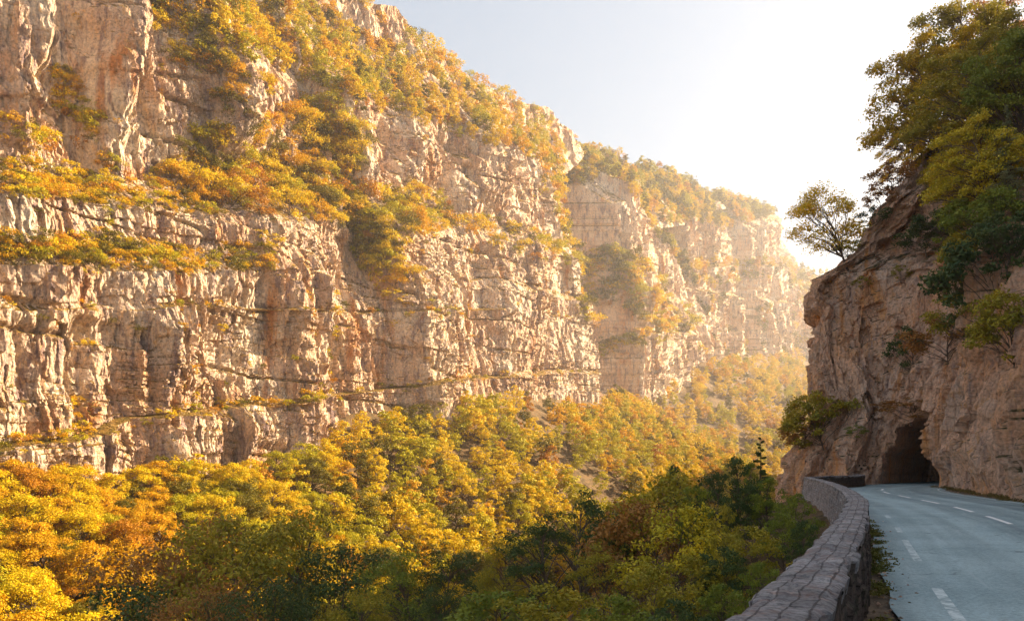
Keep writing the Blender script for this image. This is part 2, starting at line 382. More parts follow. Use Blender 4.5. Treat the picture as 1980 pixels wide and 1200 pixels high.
GX, GY = np.meshgrid(gx, gy); GZ = terrain_z(GX, GY)
o = np_mesh('hillside_ground', np.stack([GX, GY, GZ], -1), grid_faces(len(gy), len(gx)), M['slope'], smooth=True)
tag(o, 'leaf-strewn ground of the gorge slopes under the trees', kind='structure')

# ------------------------------------------------------------------ right-hand cliff above the road, with the rock tunnel
RF = [(3, -70), (7.5, -30), (8.8, -10), (11.3, 0), (13.4, 8), (16.6, 18), (20.2, 28), (24.4, 38), (28.0, 47), (31.4, 56), (34.3, 63.2), (35.4, 69), (35.0, 74), (32.0, 75), (29.6, 74.5), (27.6, 75.5), (27.0, 78), (30, 85), (38, 100), (55, 140), (85, 220), (130, 330), (190, 480)]
FR, sR = resample(RF, 0.14, 2)
keep = np.r_[np.where(FR[:, 1] < 20)[0][::6], np.where((FR[:, 1] >= 20) & (FR[:, 1] < 100))[0], np.where(FR[:, 1] >= 100)[0][::14]]
FR = FR[keep]; sR = sR[keep]; nR, tR = normals(FR); nR = -nR   # outward, toward the road
SIL = np.array([(-30, 1500), (-1.3, 1526), (2.1, 1536), (5.0, 1568), (6.8, 1592), (9, 1568), (12.5, 1551), (15.8, 1548), (17.0, 1556), (17.7, 1533), (19.4, 1530), (20.1, 1546), (21.4, 1580), (25.3, 1648), (28.8, 1700), (34, 1760), (60, 1900)])
zrow = np.r_[np.linspace(-40, -3, 26)[:-1], np.arange(-3, 31, 0.14), np.linspace(31, 56, 36)]
Zr, Sr = np.meshgrid(zrow, sR, indexing='ij')
s_nose = sR[np.argmin(np.abs(FR[:, 0] - 27.0) + np.abs(FR[:, 1] - 78))]
s_cave = sR[np.argmin(np.hypot(FR[:, 0] - 35.2, FR[:, 1] - 68.6))]
shift = 0.5 * fbm(Zr / 2.2, Zr * 0, 3, 66) * (Zr > 12) + 0.9 * fbm(Zr / 1.6, Sr / 6, 3, 67) * (Zr > 20) + (np.interp(Zr, SIL[:, 0], SIL[:, 1]) - CX) / FPX * 77 - (1527 - CX) / FPX * 77
wsil = sstep(s_nose - 11, s_nose - 1.5, Sr)
wsil = np.where(Zr > 20.5, sstep(s_nose - 24, s_nose - 1.5, Sr), wsil)
Yf = np.interp(Sr, sR, FR[:, 1])
ztop = np.interp(Yf, [-70, 20, 38, 46, 54, 60, 70, 80, 100, 480], [7, 7.5, 8, 11, 18, 23, 27, 27, 30, 60]) + 1.5 * fbm(Sr / 5, Sr * 0, 3, 61)
ztop = np.where(Sr > s_nose + 5, 30, ztop)
back = 0.10 * np.clip(Zr, 0, 30)
lean = 0.75 * np.maximum(Zr - ztop, 0)
rel = 1.3 * fbm(Sr / 11, Zr / 16, 3, 201) + 2.0 * (billow(Sr / 7.5, Zr / 17, 3, 203) - 0.3) + 0.8 * (billow(Sr / 2.3, Zr / 5, 3, 205) - 0.3)
rel = rel + 1.1 * facets(Sr / 3.2 + 0.2 * vn(Sr, Zr, 3), Zr / 6.5, 206) + 0.55 * facets(Sr / 1.3, Zr / 2.8, 216) + 0.24 * facets(Sr / 0.55, Zr / 1.2, 226) + 0.16 * fbm(Sr / 0.4, Zr / 0.8, 3, 208)
calm = 0.35 + 0.65 * sstep(0.2, 3.0, np.abs(Zr))
rel = np.where(Yf < 72, rel * calm - 0.25 * (1 - sstep(0.5, 3, Zr)), rel)
P = np.zeros(Zr.shape + (3,)); out = rel - back
P[..., 0] = np.interp(Sr, sR, FR[:, 0]) + nR[:, 0][None, :] * out
P[..., 1] = Yf + nR[:, 1][None, :] * out
P[..., 2] = Zr
# above ztop the mountain leans away to the right rather than along local normals
P[..., 0] += shift * wsil + lean * 0.93 * (1 - 0.75 * (Sr > s_nose - 6) * (Zr < 34)); P[..., 1] += lean * 0.37
# cave
cw = (Sr - s_cave) / 4.6; topz = 5.3 + 0.9 * fbm(Sr / 1.7, Sr * 0, 3, 77)
arch = np.clip(1 - np.abs(cw) ** 4.5, 0, 1) ** (1 / 2.4) * topz
cm = sstep(-0.15, 0.25, arch - Zr) * (np.abs(cw) < 1) * (Zr > -2)
cm = np.where(Zr < -0.6, 0, cm)
deep = 30 * cm * (0.55 + 0.45 * sstep(-1, 0.3, -cw))
cav = 0.8 * fbm(Sr / 1.2, Zr / 1.4, 3, 79) * cm
P[..., 0] += deep * 0.66 + cav; P[..., 1] += deep * 0.75 + cav
o = np_mesh('cliff', P, grid_faces(*Zr.shape, flip=True), M['cliff_near'])
tag(o, 'shaded orange limestone cliff overhanging the road, with a tunnel mouth at its foot', kind='structure')
RC = P.copy()

# ------------------------------------------------------------------ road
def attr_vec(nt, scale):
    at = nt.nodes.new('ShaderNodeAttribute'); at.attribute_name = 'tint'
    mp = nt.nodes.new('ShaderNodeMapping'); nt.links.new(at.outputs['Vector'], mp.inputs[0]); mp.inputs['Scale'].default_value = scale
    return mp.outputs[0]
m, nt, b = newmat('worn_asphalt'); v = mapping(nt, (1, 1, 1))
c = mix(nt, ramp(nt, noise(nt, v, 0.35, 6, 0.65, 0.5), [(0.35, K), (0.65, W)]), (0.25, 0.345, 0.37), (0.35, 0.46, 0.48))
sp = noise(nt, v, 14, 10, 0.92)
c = mix(nt, 0.9, c, ramp(nt, sp, [(0.36, (0.42, 0.42, 0.44)), (0.5, (1, 1, 1)), (0.66, (1.6, 1.6, 1.55))]), 'MULTIPLY')
track = noise(nt, attr_vec(nt, (0.75, 0.012, 1)), 1.0, 3, 0.6)          # wheel tracks and patches running with the road
c = mix(nt, 1.0, c, ramp(nt, track, [(0.38, (0.72, 0.72, 0.74)), (0.62, (1.2, 1.2, 1.2))]), 'MULTIPLY')
scuff = noise(nt, attr_vec(nt, (2.2, 0.16, 1)), 1.2, 8, 0.75, 0.8)
c = mix(nt, ramp(nt, scuff, [(0.56, K), (0.72, (0.6, 0.6, 0.6))]), c, (0.50, 0.60, 0.62))
ck = nt.nodes.new('ShaderNodeTexVoronoi'); ck.feature = 'DISTANCE_TO_EDGE'; ck.inputs['Scale'].default_value = 0.45
wob = nt.nodes.new('ShaderNodeVectorMath'); wob.operation = 'ADD'; nt.links.new(v, wob.inputs[0])
nz = nt.nodes.new('ShaderNodeTexNoise'); nt.links.new(v, nz.inputs['Vector']); nz.inputs['Scale'].default_value = 1.6; nz.inputs['Detail'].default_value = 5
nt.links.new(nz.outputs['Color'], wob.inputs[1]); nt.links.new(wob.outputs[0], ck.inputs['Vector'])
c = mix(nt, math_(nt, 'MULTIPLY', ramp(nt, ck.outputs[0], [(0.0, W), (0.012, K)]), ramp(nt, noise(nt, v, 0.5, 3), [(0.5, K), (0.6, (0.7, 0.7, 0.7))])), c, (0.05, 0.06, 0.065))
nt.links.new(c, b.inputs['Base Color']); b.inputs['Roughness'].default_value = 0.75; bump(nt, b, sp, 0.8, 0.012)
M['asphalt'] = m
Cn, sC = resample(CENTRE, 0.4, 3); nC, tC_ = normals(Cn)
def strip(cline, nn, a, b_, z, nx=2, crown=0.0):
    t = np.linspace(0, 1, nx)
    off = a + (b_ - a) * t if np.isscalar(a) else a[:, None] + (b_ - a)[:, None] * t
    off = np.broadcast_to(off, (len(cline), nx))
    xy = cline[:, None, :] + nn[:, None, :] * off[..., None]
    return np.concatenate([xy, np.full(xy.shape[:2] + (1,), z) - crown * off[..., None] ** 2], -1)
def ribbon(name, V, mat, parent=None): return np_mesh(name, V, grid_faces(V.shape[0], V.shape[1], flip=True), mat, parent)
Vd = strip(Cn, nC, -3.7 + 0.12 * fbm(sC / 2, sC * 0, 3, 5), 3.9 + 0.15 * fbm(sC / 1.5, sC * 0, 3, 6), 0.0, 12)
uv_ = np.stack(np.broadcast_arrays(np.linspace(-3.7, 3.9, 12)[None, :], sC[:, None], 0.0), -1)
np_mesh('road', Vd, grid_faces(Vd.shape[0], 12, flip=True), M['asphalt'], col=uv_.reshape(-1, 3))
bpy.data.objects['road']['kind'] = 'structure'; bpy.data.objects['road']['label'] = 'blue-grey worn asphalt road curving to the tunnel'
m, nt, b = newmat('verge_soil'); v = mapping(nt, (1, 1, 1))
nt.links.new(mix(nt, ramp(nt, noise(nt, v, 2.2, 6, 0.7), [(0.4, K), (0.6, W)]), (0.10, 0.075, 0.05), (0.22, 0.16, 0.11)), b.inputs['Base Color']); bump(nt, b, noise(nt, v, 14, 6), 1, 0.05)
M['soil'] = m
Vr = strip(Cn, nC, 3.2, 7.5, -0.03, 24); Vr[..., 2] += 0.02 * fbm(Vr[..., 0] * 2, Vr[..., 1] * 2, 3, 8) - 0.02
Wv, sv_ = resample(WALL, 0.4, 3); nv_, _t = normals(Wv)
Vl = strip(Wv, nv_, -0.2, 2.4, -0.03, 16); Vl[..., 2] += 0.02 * fbm(Vl[..., 0] * 2, Vl[..., 1] * 2, 3, 8) - 0.02
m, nt, b = newmat('worn_white_paint'); v = mapping(nt, (1, 1, 1))
nt.links.new(mix(nt, ramp(nt, noise(nt, v, 9, 6, 0.75), [(0.32, K), (0.46, W)]), (0.40, 0.48, 0.49), (0.92, 0.93, 0.91)), b.inputs['Base Color']); M['paint'] = m
m, nt, b = newmat('faded_white_paint'); v = mapping(nt, (1, 1, 1))
nt.links.new(mix(nt, ramp(nt, noise(nt, v, 5, 6, 0.75), [(0.38, K), (0.58, W)]), (0.28, 0.385, 0.405), (0.70, 0.78, 0.78)), b.inputs['Base Color']); M['paint_old'] = m
parts = []; fs = []; nv = 0
marks = bpy.data.objects.new('road_markings', None)
def seg(s0, s1, off, w, mat_, name):
    i = np.arange(s0, s1, 0.2); cl = np.stack([np.interp(i, sC, Cn[:, k]) for k in (0, 1)], 1); nn = np.stack([np.interp(i, sC, nC[:, k]) for k in (0, 1)], 1)
    return strip(cl, nn, off - w / 2, off + w / 2, 0.004)
def joined(name, Vs, mat_, kind, label):
    VV = []; FF = []; n = 0
    for V in Vs: VV.append(V.reshape(-1, 3)); FF.append(grid_faces(V.shape[0], V.shape[1], flip=True) + n); n += V.shape[0] * V.shape[1]
    o = np_mesh(name, np.vstack(VV), np.vstack(FF), mat_); tag(o, label, kind=kind); return o
def s_at_y(y): return float(np.interp(y, Cn[:200, 1], sC[:200])) if y < Cn[199, 1] else float(np.interp(y, Cn[:, 1], sC))
joined('verge', [Vr, Vl], M['soil'], 'structure', 'dusty roadside verge')
dash = []
sy = [(-15, -12), (-7, -4), (1.0, 4), (9, 12), (22.6, 26.2), (28.5, 32.0), (35.0, 38.5), (41, 44.5), (47.5, 51), (54, 57)]
for a, b_ in sy: dash.append(seg(s_at_y(a), s_at_y(b_), 0.0, 0.15, None, ''))
joined('centre_line', dash, M['paint'], 'structure', 'broken white centre line')
edge = [seg(s_at_y(a), s_at_y(b_), -3.05, 0.13, None, '') for a, b_ in [(5.5, 9.6), (12.6, 16.5), (18.5, 20.3), (24, 25.5)]]
joined('edge_line', edge, M['paint_old'], 'structure', 'faded white edge dashes beside the parapet')
er = [seg(s_at_y(26), s_at_y(62), 3.45, 0.12, None, '')]
joined('edge_line', er, M['paint_old'], 'structure', 'faint white line along the cliff side of the road')
old = [seg(s_at_y(5.6), s_at_y(9.3), -1.75, 0.10, None, ''), seg(s_at_y(6.6), s_at_y(13), -0.9, 0.07, None, '')]
joined('old_line', old, M['paint_old'], 'structure', 'ghost of an old painted line')

# ------------------------------------------------------------------ parapet wall
def stone_mat(name, dark, a, b2, c3, sc, brick=None):
    m, nt, b = newmat(name); v = mapping(nt, (1, 1, 1))
    vo = nt.nodes.new('ShaderNodeTexVoronoi'); nt.links.new(v, vo.inputs['Vector']); vo.inputs['Scale'].default_value = 3.2 * sc
    n1 = noise(nt, v, 2.0, 7, 0.7); n2 = noise(nt, v, 22, 6, 0.75)
    c = mix(nt, ramp(nt, n1, [(0.38, K), (0.6, W)]), a, b2)
    c = mix(nt, ramp(nt, noise(nt, v, 5.5, 6, 0.7, 0.5), [(0.52, K), (0.66, W)]), c, c3)
    c = mix(nt, 0.9, c, ramp(nt, n2, [(0.34, (0.30, 0.30, 0.32)), (0.52, (1, 1, 1)), (0.72, (1.4, 1.4, 1.38))]), 'MULTIPLY')
    ed = nt.nodes.new('ShaderNodeTexVoronoi'); ed.feature = 'DISTANCE_TO_EDGE'; nt.links.new(mapping(nt, (1, 1, 1.7)), ed.inputs['Vector']); ed.inputs['Scale'].default_value = 3.4 * sc
    if brick:
        at = nt.nodes.new('ShaderNodeAttribute'); at.attribute_name = 'tint'; ad = nt.nodes.new('ShaderNodeVectorMath'); ad.operation = 'MULTIPLY_ADD'
        nz = nt.nodes.new('ShaderNodeTexNoise'); nt.links.new(v, nz.inputs['Vector']); nz.inputs['Scale'].default_value = 3.5; nz.inputs['Detail'].default_value = 4
        nt.links.new(nz.outputs['Color'], ad.inputs[0]); ad.inputs[1].default_value = (0.10, 0.07, 0.0); nt.links.new(at.outputs['Vector'], ad.inputs[2])
        br = nt.nodes.new('ShaderNodeTexBrick'); nt.links.new(ad.outputs[0], br.inputs['Vector']); br.inputs['Scale'].default_value = 1.0
        br.inputs['Brick Width'].default_value = brick[0]; br.inputs['Row Height'].default_value = brick[1]; br.inputs['Mortar Size'].default_value = 0.007; br.inputs['Mortar Smooth'].default_value = 0.4
        br.inputs['Color1'].default_value = (0.80, 0.79, 0.80, 1); br.inputs['Color2'].default_value = (1.15, 1.13, 1.10, 1); br.inputs['Mortar'].default_value = (0.50, 0.48, 0.48, 1)
        c = mix(nt, 1.0, c, br.outputs['Color'], 'MULTIPLY'); edge = math_(nt, 'MULTIPLY', math_(nt, 'SUBTRACT', 1.0, br.outputs['Fac']), 0.1)
    else:
        c = mix(nt, ramp(nt, ed.outputs[0], [(0.0, (0.8, 0.8, 0.8)), (0.05, K)]), c, dark); edge = math_(nt, 'MINIMUM', ed.outputs[0], 0.1)
    nt.links.new(c, b.inputs['Base Color'])
    h = math_(nt, 'ADD', math_(nt, 'MULTIPLY', n2, 0.5), math_(nt, 'MULTIPLY', edge, 5)); bump(nt, b, h, 1.0, 0.035)
    return m
M['cap'] = stone_mat('weathered_coping', (0.07, 0.07, 0.08), (0.19, 0.185, 0.19), (0.34, 0.33, 0.34), (0.30, 0.22, 0.20), 1.0, (0.27, 0.12))
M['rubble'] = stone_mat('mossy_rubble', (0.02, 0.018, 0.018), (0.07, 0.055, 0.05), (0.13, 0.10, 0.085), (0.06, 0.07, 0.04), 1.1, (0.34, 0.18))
Wp, sW = resample(WALL, 0.035, 3); iv = (Wp[:, 1] < 22) | (np.arange(len(Wp)) % 4 == 0); iv &= (Wp[:, 1] > 0) | (np.arange(len(Wp)) % 6 == 0)
Wp = Wp[iv]; sW = sW[iv]; nW, tW = normals(Wp)
WT = 0.90; TH = 0.36
pw = empty('parapet_wall', (float(Wp[0, 0]), float(Wp[0, 1]), 0)); pw.location = (0, 0, 0)
tag(pw, 'low weathered stone parapet curving along the outer edge of the road', 'parapet wall')
# coping: closed section, uneven edges and worn top
u = np.r_[np.linspace(0, 1, 26)]
edge_in = 0.03 + 0.022 * fbm(sW / 0.35, sW * 0, 4, 301) + 0.03 * cells(sW / 0.55, sW * 0, 302)
edge_out = -(TH + 0.03) + 0.025 * fbm(sW / 0.35, sW * 0 + 5, 4, 303) + 0.03 * cells(sW / 0.6, sW * 0 + 3, 304)
off = edge_in[:, None] * (1 - u) + edge_out[:, None] * u
S2 = sW[:, None] + 0 * off
top = WT + 0.012 * fbm(S2 / 0.25, off / 0.25, 4, 305) + 0.009 * cells(S2 / 0.42 + vn(S2, off * 3, 5), off / 0.2 + 0.2 * vn(S2 * 2, off, 6), 306)
top = top - 0.012 * np.clip(1 - np.abs(vn(S2 / 0.6, off / 0.5, 307)) / 0.07, 0, 1) - 0.03 * (np.abs(u - 0.5) * 2) ** 6
top += 0.02 * vn(S2 / 2.3, off * 0, 309)
prof_off = np.concatenate([(edge_in - 0.02)[:, None], off, (edge_out + 0.02)[:, None]], 1)
prof_z = np.concatenate([np.full((len(sW), 1), WT - 0.15), top, np.full((len(sW), 1), WT - 0.15)], 1)
V = np.concatenate([Wp[:, None, :] + nW[:, None, :] * prof_off[..., None], prof_z[..., None]], -1)
np_mesh('coping', V, grid_faces(V.shape[0], V.shape[1]), M['cap'], pw, col=np.stack([sW[:, None] + 0 * prof_off, prof_off, 0 * prof_off], -1).reshape(-1, 3))
# body: inner and outer face
for side, o0 in ((1, 0.0), (-1, -TH)):
    zz = np.linspace(-0.4 if side == 1 else -3.2, WT - 0.06, 26 if side == 1 else 60); S3, Z3 = np.meshgrid(sW, zz, indexing='ij')
    r = 0.035 * cells(S3 / 0.38 + 0.3 * vn(S3 * 2, Z3 * 2, 7), Z3 / 0.2 + 0.3 * vn(S3 * 2, Z3, 8), 310) + 0.03 * fbm(S3 / 0.15, Z3 / 0.12, 3, 311)
    oo = o0 + side * (r + (0.05 if side == 1 else 0.12) * (WT - Z3))
    V = np.concatenate([Wp[:, None, :] + nW[:, None, :] * oo[..., None], Z3[..., None]], -1)
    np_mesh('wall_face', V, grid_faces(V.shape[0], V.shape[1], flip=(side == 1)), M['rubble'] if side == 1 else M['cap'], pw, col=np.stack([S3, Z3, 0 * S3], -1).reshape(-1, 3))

# ------------------------------------------------------------------ plants
def tubes(paths, sides=6):
    VV, FF, n = [], [], 0
    for P, R in paths:
        P = np.array(P, float); R = np.array(R, float)
        t = np.gradient(P, axis=0); t /= np.linalg.norm(t, axis=1)[:, None] + 1e-9
        a = np.cross(t, [0.31, 0.2, 0.93]); a /= np.linalg.norm(a, axis=1)[:, None] + 1e-9; b_ = np.cross(t, a)
        th = np.linspace(0, 2 * np.pi, sides, endpoint=False)
        ring = P[:, None, :] + R[:, None, None] * (a[:, None, :] * np.cos(th)[None, :, None] + b_[:, None, :] * np.sin(th)[None, :, None])
        k = len(P); i = np.arange(k * sides).reshape(k, sides); j = np.roll(i, -1, axis=1)
        FF.append(np.stack([i[:-1], j[:-1], j[1:], i[1:]], -1).reshape(-1, 4) + n); VV.append(ring.reshape(-1, 3)); n += k * sides
    return np.vstack(VV), np.vstack(FF)
def leaves(C, Nn, size, r, aspect=0.62, jit=0.75):
    n = len(C)
    nn = Nn + jit * r.normal(size=(n, 3)); nn /= np.linalg.norm(nn, axis=1)[:, None] + 1e-9
    a = np.cross(nn, r.normal(size=(n, 3))); a /= np.linalg.norm(a, axis=1)[:, None] + 1e-9; b_ = np.cross(nn, a)
    L = size * r.uniform(0.6, 1.4, n)[:, None]
    V = np.stack([C - a * L * 0.5, C + b_ * L * aspect * 0.5 - nn * L * 0.08, C + a * L * 0.5, C - b_ * L * aspect * 0.5 - nn * L * 0.08], 1)
    return V.reshape(-1, 3), np.arange(4 * n).reshape(n, 4)
def curve_path(a, b_, n, wob, r, lift=0.0):
    a = np.array(a, float); b_ = np.array(b_, float); t = np.linspace(0, 1, n)[:, None]
    P = a + (b_ - a) * t; L = np.linalg.norm(b_ - a)
    w = r.normal(size=(n, 3)) * wob * L; w[0] = 0; w = np.cumsum(w, axis=0) * np.sin(np.pi * t) ; P += w
    P[:, 2] += lift * L * np.sin(np.pi * t[:, 0])
    return P
def broadleaf(seed, H, R, base, nclump, nleaf, lsize, spread=0.34, thick=0.025, lean=0.0, top=1.0, sparse=0.0, twig=True):
    """returns (wood verts, faces), (leaf verts, faces): crown of leaf clumps carried by real limbs"""
    r = np.random.default_rng(seed)
    cz = (H * base + H) / 2; hz = H * (1 - base) / 2
    cl = []
    k = 0
    while len(cl) < nclump and k < 5000:
        k += 1
        d = r.normal(size=3); d /= np.linalg.norm(d)
        rad = r.uniform(0.45, 1.0) ** 0.6
        if d[2] < -0.35 and r.random() < 0.7: continue
        p = np.array([d[0] * R * rad, d[1] * R * rad, cz + d[2] * hz * rad * top])
        p[:2] *= 1.0 + 0.25 * math.sin(3 * math.atan2(d[1], d[0]) + seed)
        p[0] += lean * p[2]
        if all(np.linalg.norm(p - q[0]) > R * spread * 0.55 for q in cl): cl.append((p, R * spread * r.uniform(0.65, 1.25)))
    trunk = curve_path((0, 0, -0.4), (lean * H * 0.8, 0, H * 0.86), 9, 0.02, r)
    tr = H * thick
    paths = [(trunk, tr * np.linspace(1.0, 0.18, 9))]
    C, Nn = [], []
    w = np.array([c[1] ** 2 for c in cl]); w /= w.sum(); cnt = np.maximum(5, (w * nleaf).astype(int))
    for (p, cr), n in zip(cl, cnt):
        hh = np.clip(p[2] - np.hypot(p[0], p[1]) * 0.75, H * base * 0.6, H * 0.8)
        s = np.array([np.interp(hh, trunk[:, 2], trunk[:, 0]), np.interp(hh, trunk[:, 2], trunk[:, 1]), hh])
        bp = curve_path(s, p, 6, 0.03, r, 0.06); r0 = tr * np.interp(hh, [0, H], [0.5, 0.15])
        paths.append((bp, r0 * np.linspace(1, 0.25, 6)))
        if twig:
            for _ in range(3):
                q = p + r.normal(size=3) * cr * 0.6; paths.append((curve_path(bp[3], q, 4, 0.04, r), r0 * 0.35 * np.linspace(1, 0.3, 4)))
        d = r.normal(size=(n, 3)); d /= np.linalg.norm(d, axis=1)[:, None]
        d[:, 2] = np.where(d[:, 2] < -0.3, -d[:, 2], d[:, 2])
        rad = r.uniform(0.25 + sparse * 0.0, 1.0, n) ** (0.5 if sparse == 0 else 0.8)
        bumpy = 1 + 0.22 * np.sin(d[:, 0] * 5 + seed) * np.cos(d[:, 1] * 6 + p[0])
        C.append(p + d * (cr * rad * bumpy)[:, None] * np.array([1, 1, 0.78])); Nn.append(d + np.array([0, 0, 0.35]))
    return tubes(paths, 5), leaves(np.vstack(C), np.vstack(Nn), lsize, r)
def conifer(seed, H, R, nleaf, lsize, base=0.15):
    r = np.random.default_rng(seed); trunk = curve_path((0, 0, -0.3), (0, 0, H), 9, 0.006, r)
    paths = [(trunk, H * 0.02 * np.linspace(1, 0.1, 9))]; C, Nn = [], []
    nb = int(H * 7)
    for i in range(nb):
        z = H * (base + (1 - base) * (i + r.random()) / nb); L = R * (1 - (z / H - base) / (1 - base)) ** 0.8 * r.uniform(0.6, 1.1) + 0.12
        a = r.uniform(0, 2 * np.pi); e = np.array([math.cos(a) * L, math.sin(a) * L, z - 0.25 * L + 0.1])
        bp = curve_path((0, 0, z), e, 5, 0.02, r, 0.08); paths.append((bp, H * 0.005 * np.linspace(1, 0.3, 5)))
        n = max(4, int(nleaf / nb)); t = r.uniform(0.15, 1, n)[:, None]
        C.append(np.array([0, 0, z]) + (e - np.array([0, 0, z])) * t + r.normal(size=(n, 3)) * 0.11 * L * np.array([1, 1, 0.6]) + 0); Nn.append(np.tile([0, 0, 1.0], (n, 1)) + 0.3 * np.array([math.cos(a), math.sin(a), 0]))
    return tubes(paths, 5), leaves(np.vstack(C), np.vstack(Nn), lsize, r, 0.4)

def make_plant(name, geo, label, cat, colour, loc, rz=0, s=1, group=None, wood='trunk', crown='crown'):
    root = empty(name, loc, rz, s); tag(root, label, cat, group)
    (wv, wf), (lv, lf) = geo
    np_mesh(wood, wv, wf, M['bark'], root); c = np_mesh(crown, lv, lf, M['leaf'], root); c.color = (*colour, 1)
    return root
def copy_plant(src, loc, rz, s, colour, label, group, sx=1.0):
    r = src.copy(); COL.objects.link(r); r.location = loc; r.rotation_euler = (0, 0, rz); r.scale = (s * sx, s * sx, s)
    r['label'] = label
    if group: r['group'] = group
    for ch in src.children:
        c = ch.copy(); COL.objects.link(c); c.parent = r; c.matrix_parent_inverse.identity()
        if ch.name.startswith('crown'): c.color = (*colour, 1)
    return r

#TREES
# ---------------- tones (real leaf colours)
TONES = {
    'golden':      (0.60, 0.435, 0.002),
    'amber':       (0.58, 0.335, 0.002),
    'yellow-green': (0.40, 0.35, 0.003),
    'olive':       (0.15, 0.125, 0.004),
    'rust-orange': (0.40, 0.18, 0.004),
}
def inside(px, py, poly):
    poly = np.array(poly, float); ins = np.zeros(px.shape, bool); j = len(poly) - 1
    for i in range(len(poly)):
        xi, yi = poly[i]; xj, yj = poly[j]
        with np.errstate(divide='ignore', invalid='ignore'):
            c = ((yi > py) != (yj > py)) & (px < (xj - xi) * (py - yi) / (yj - yi + 1e-12) + xi)
        ins ^= c; j = i
    return ins
# candidate places: list of dict(p, px, py, H, tone, zone, shrub)
cand = []
def tone_pick(r, w): return list(TONES)[r.choice(len(TONES), p=np.array(w) / sum(w))]
def scatter_on(P, poly, n, hrange, zone, shrub, weights, seed, mind=0.45, clump=0.0, need_flat=False, bury=0.3):
    r = np.random.default_rng(seed); px, py = to_px(P); ok = inside(px, py, poly)
    if need_flat:
        dzr = np.gradient(P[..., 2], axis=0); dxr = np.gradient(P[..., 0], axis=0); ok &= np.abs(dxr) > 0.25 * np.abs(dzr)
    I = np.argwhere(ok)
    if len(I) == 0: return
    got = 0; tries = 0; cells_ = {}
    while got < n and tries < n * 25:
        tries += 1
        i, j = I[r.integers(len(I))]; x, y = px[i, j], py[i, j]
        if clump and vn(x / 45.0, y / 30.0, seed) + 0.5 * vn(x / 17.0, y / 13.0, seed + 1) < clump * r.uniform(0.3, 1.2) - 0.3: continue
        H = r.uniform(*hrange); hp = H * FPX / P[i, j, 1]
        key = (int(x // 40), int(y // 40)); bad = False
        for a in (-1, 0, 1):
            for b_ in (-1, 0, 1):
                for (u_, v_, h_) in cells_.get((key[0] + a, key[1] + b_), ()):
                    if abs(u_ - x) + abs(v_ - y) < mind * 0.5 * (hp + h_): bad = True; break
        if bad: continue
        cells_.setdefault(key, []).append((x, y, hp)); got += 1
        p = P[i, j].copy(); p[2] -= bury
        cand.append(dict(p=p, px=x, py=y, H=H, hp=hp, tone=tone_pick(r, weights), zone=zone, shrub=shrub))
GF = (3, 2, 3, 4.5, 0.3)
GW = (5, 2.2, 3.5, 1.6, 0.4)
# --- massif A
scatter_on(PA, [(270, -60), (500, -20), (620, 45), (740, 100), (870, 160), (1000, 240), (1110, 300), (1060, 330), (1000, 300), (900, 280), (800, 240), (700, 225), (620, 190), (540, 150), (430, 110), (330, 70), (285, 20)], 330, (6, 10), 'crest', False, GW, 1, 0.34)
scatter_on(PA, [(755, 40), (860, 100), (905, 150), (1000, 195), (1100, 260), (1110, 290), (1000, 230), (880, 160), (770, 90)], 60, (3.5, 6), 'rim', True, GW, 2, 0.4)
scatter_on(PA, [(500, -30), (640, -20), (740, 5), (760, 50), (690, 60), (560, 20)], 14, (3.5, 6), 'rim', True, GW, 22, 0.6)
scatter_on(PA, [(300, 310), (430, 260), (500, 260), (560, 320), (600, 360), (700, 400), (760, 440), (720, 470), (650, 450), (560, 420), (430, 410), (330, 380)], 90, (3.5, 7.5), 'middle ledge', True, (4, 3, 3, 3, 1.5), 3, 0.36)
scatter_on(PA, [(560, 210), (700, 230), (760, 350), (850, 400), (860, 440), (760, 460), (800, 540), (780, 600), (700, 540), (650, 440), (600, 380)], 130, (4, 8), 'gully', True, (5, 2.5, 3.5, 2, 0.5), 4, 0.36, 0.4)
scatter_on(PA, [(0, 300), (150, 330), (300, 340), (430, 400), (430, 425), (300, 412), (150, 395), (0, 385)], 150, (1.2, 2.8), 'ledge', True, (4, 3.5, 2.5, 2.5, 1.2), 5, 0.3)
scatter_on(PA, [(0, 465), (200, 470), (360, 478), (400, 500), (540, 470), (540, 520), (360, 540), (200, 525), (0, 515)], 170, (1.2, 3.3), 'ledge', True, (4, 3.5, 2.5, 2.5, 1.2), 6, 0.3)
scatter_on(PA, [(90, 150), (150, 150), (190, 250), (230, 340), (160, 330), (110, 230)], 34, (1.8, 4.0), 'ledge', True, (3, 4, 1, 2, 2), 7, 0.35)
scatter_on(PA, [(0, 230), (60, 240), (110, 290), (60, 300), (0, 280)], 22, (1.8, 3.2), 'ledge', True, (3, 4, 1, 2, 2), 8, 0.35)
scatter_on(PA, [(270, 30), (420, 110), (520, 180), (640, 220), (640, 300), (520, 280), (400, 180), (330, 120)], 70, (2.2, 5.0), 'upper wall', True, (4, 4, 2, 3, 2), 9, 0.4, 0.6)
scatter_on(PA, [(760, 400), (860, 410), (1000, 440), (1090, 470), (1100, 520), (1000, 500), (900, 450), (800, 470)], 150, (2.5, 5.5), 'far ledge', True, GW, 10, 0.3)
scatter_on(PA, [(1030, 300), (1080, 330), (1100, 430), (1130, 560), (1150, 640), (1120, 620), (1090, 520), (1040, 400)], 150, (4, 8), 'edge gully', True, GW, 12, 0.28)
scatter_on(PA, [(0, 585), (400, 585), (640, 600), (1140, 560), (1140, 620), (640, 615), (400, 605), (0, 600)], 90, (0.8, 2.0), 'strata', True, (3, 3, 2, 2, 1.5), 13, 0.4, 0.5)
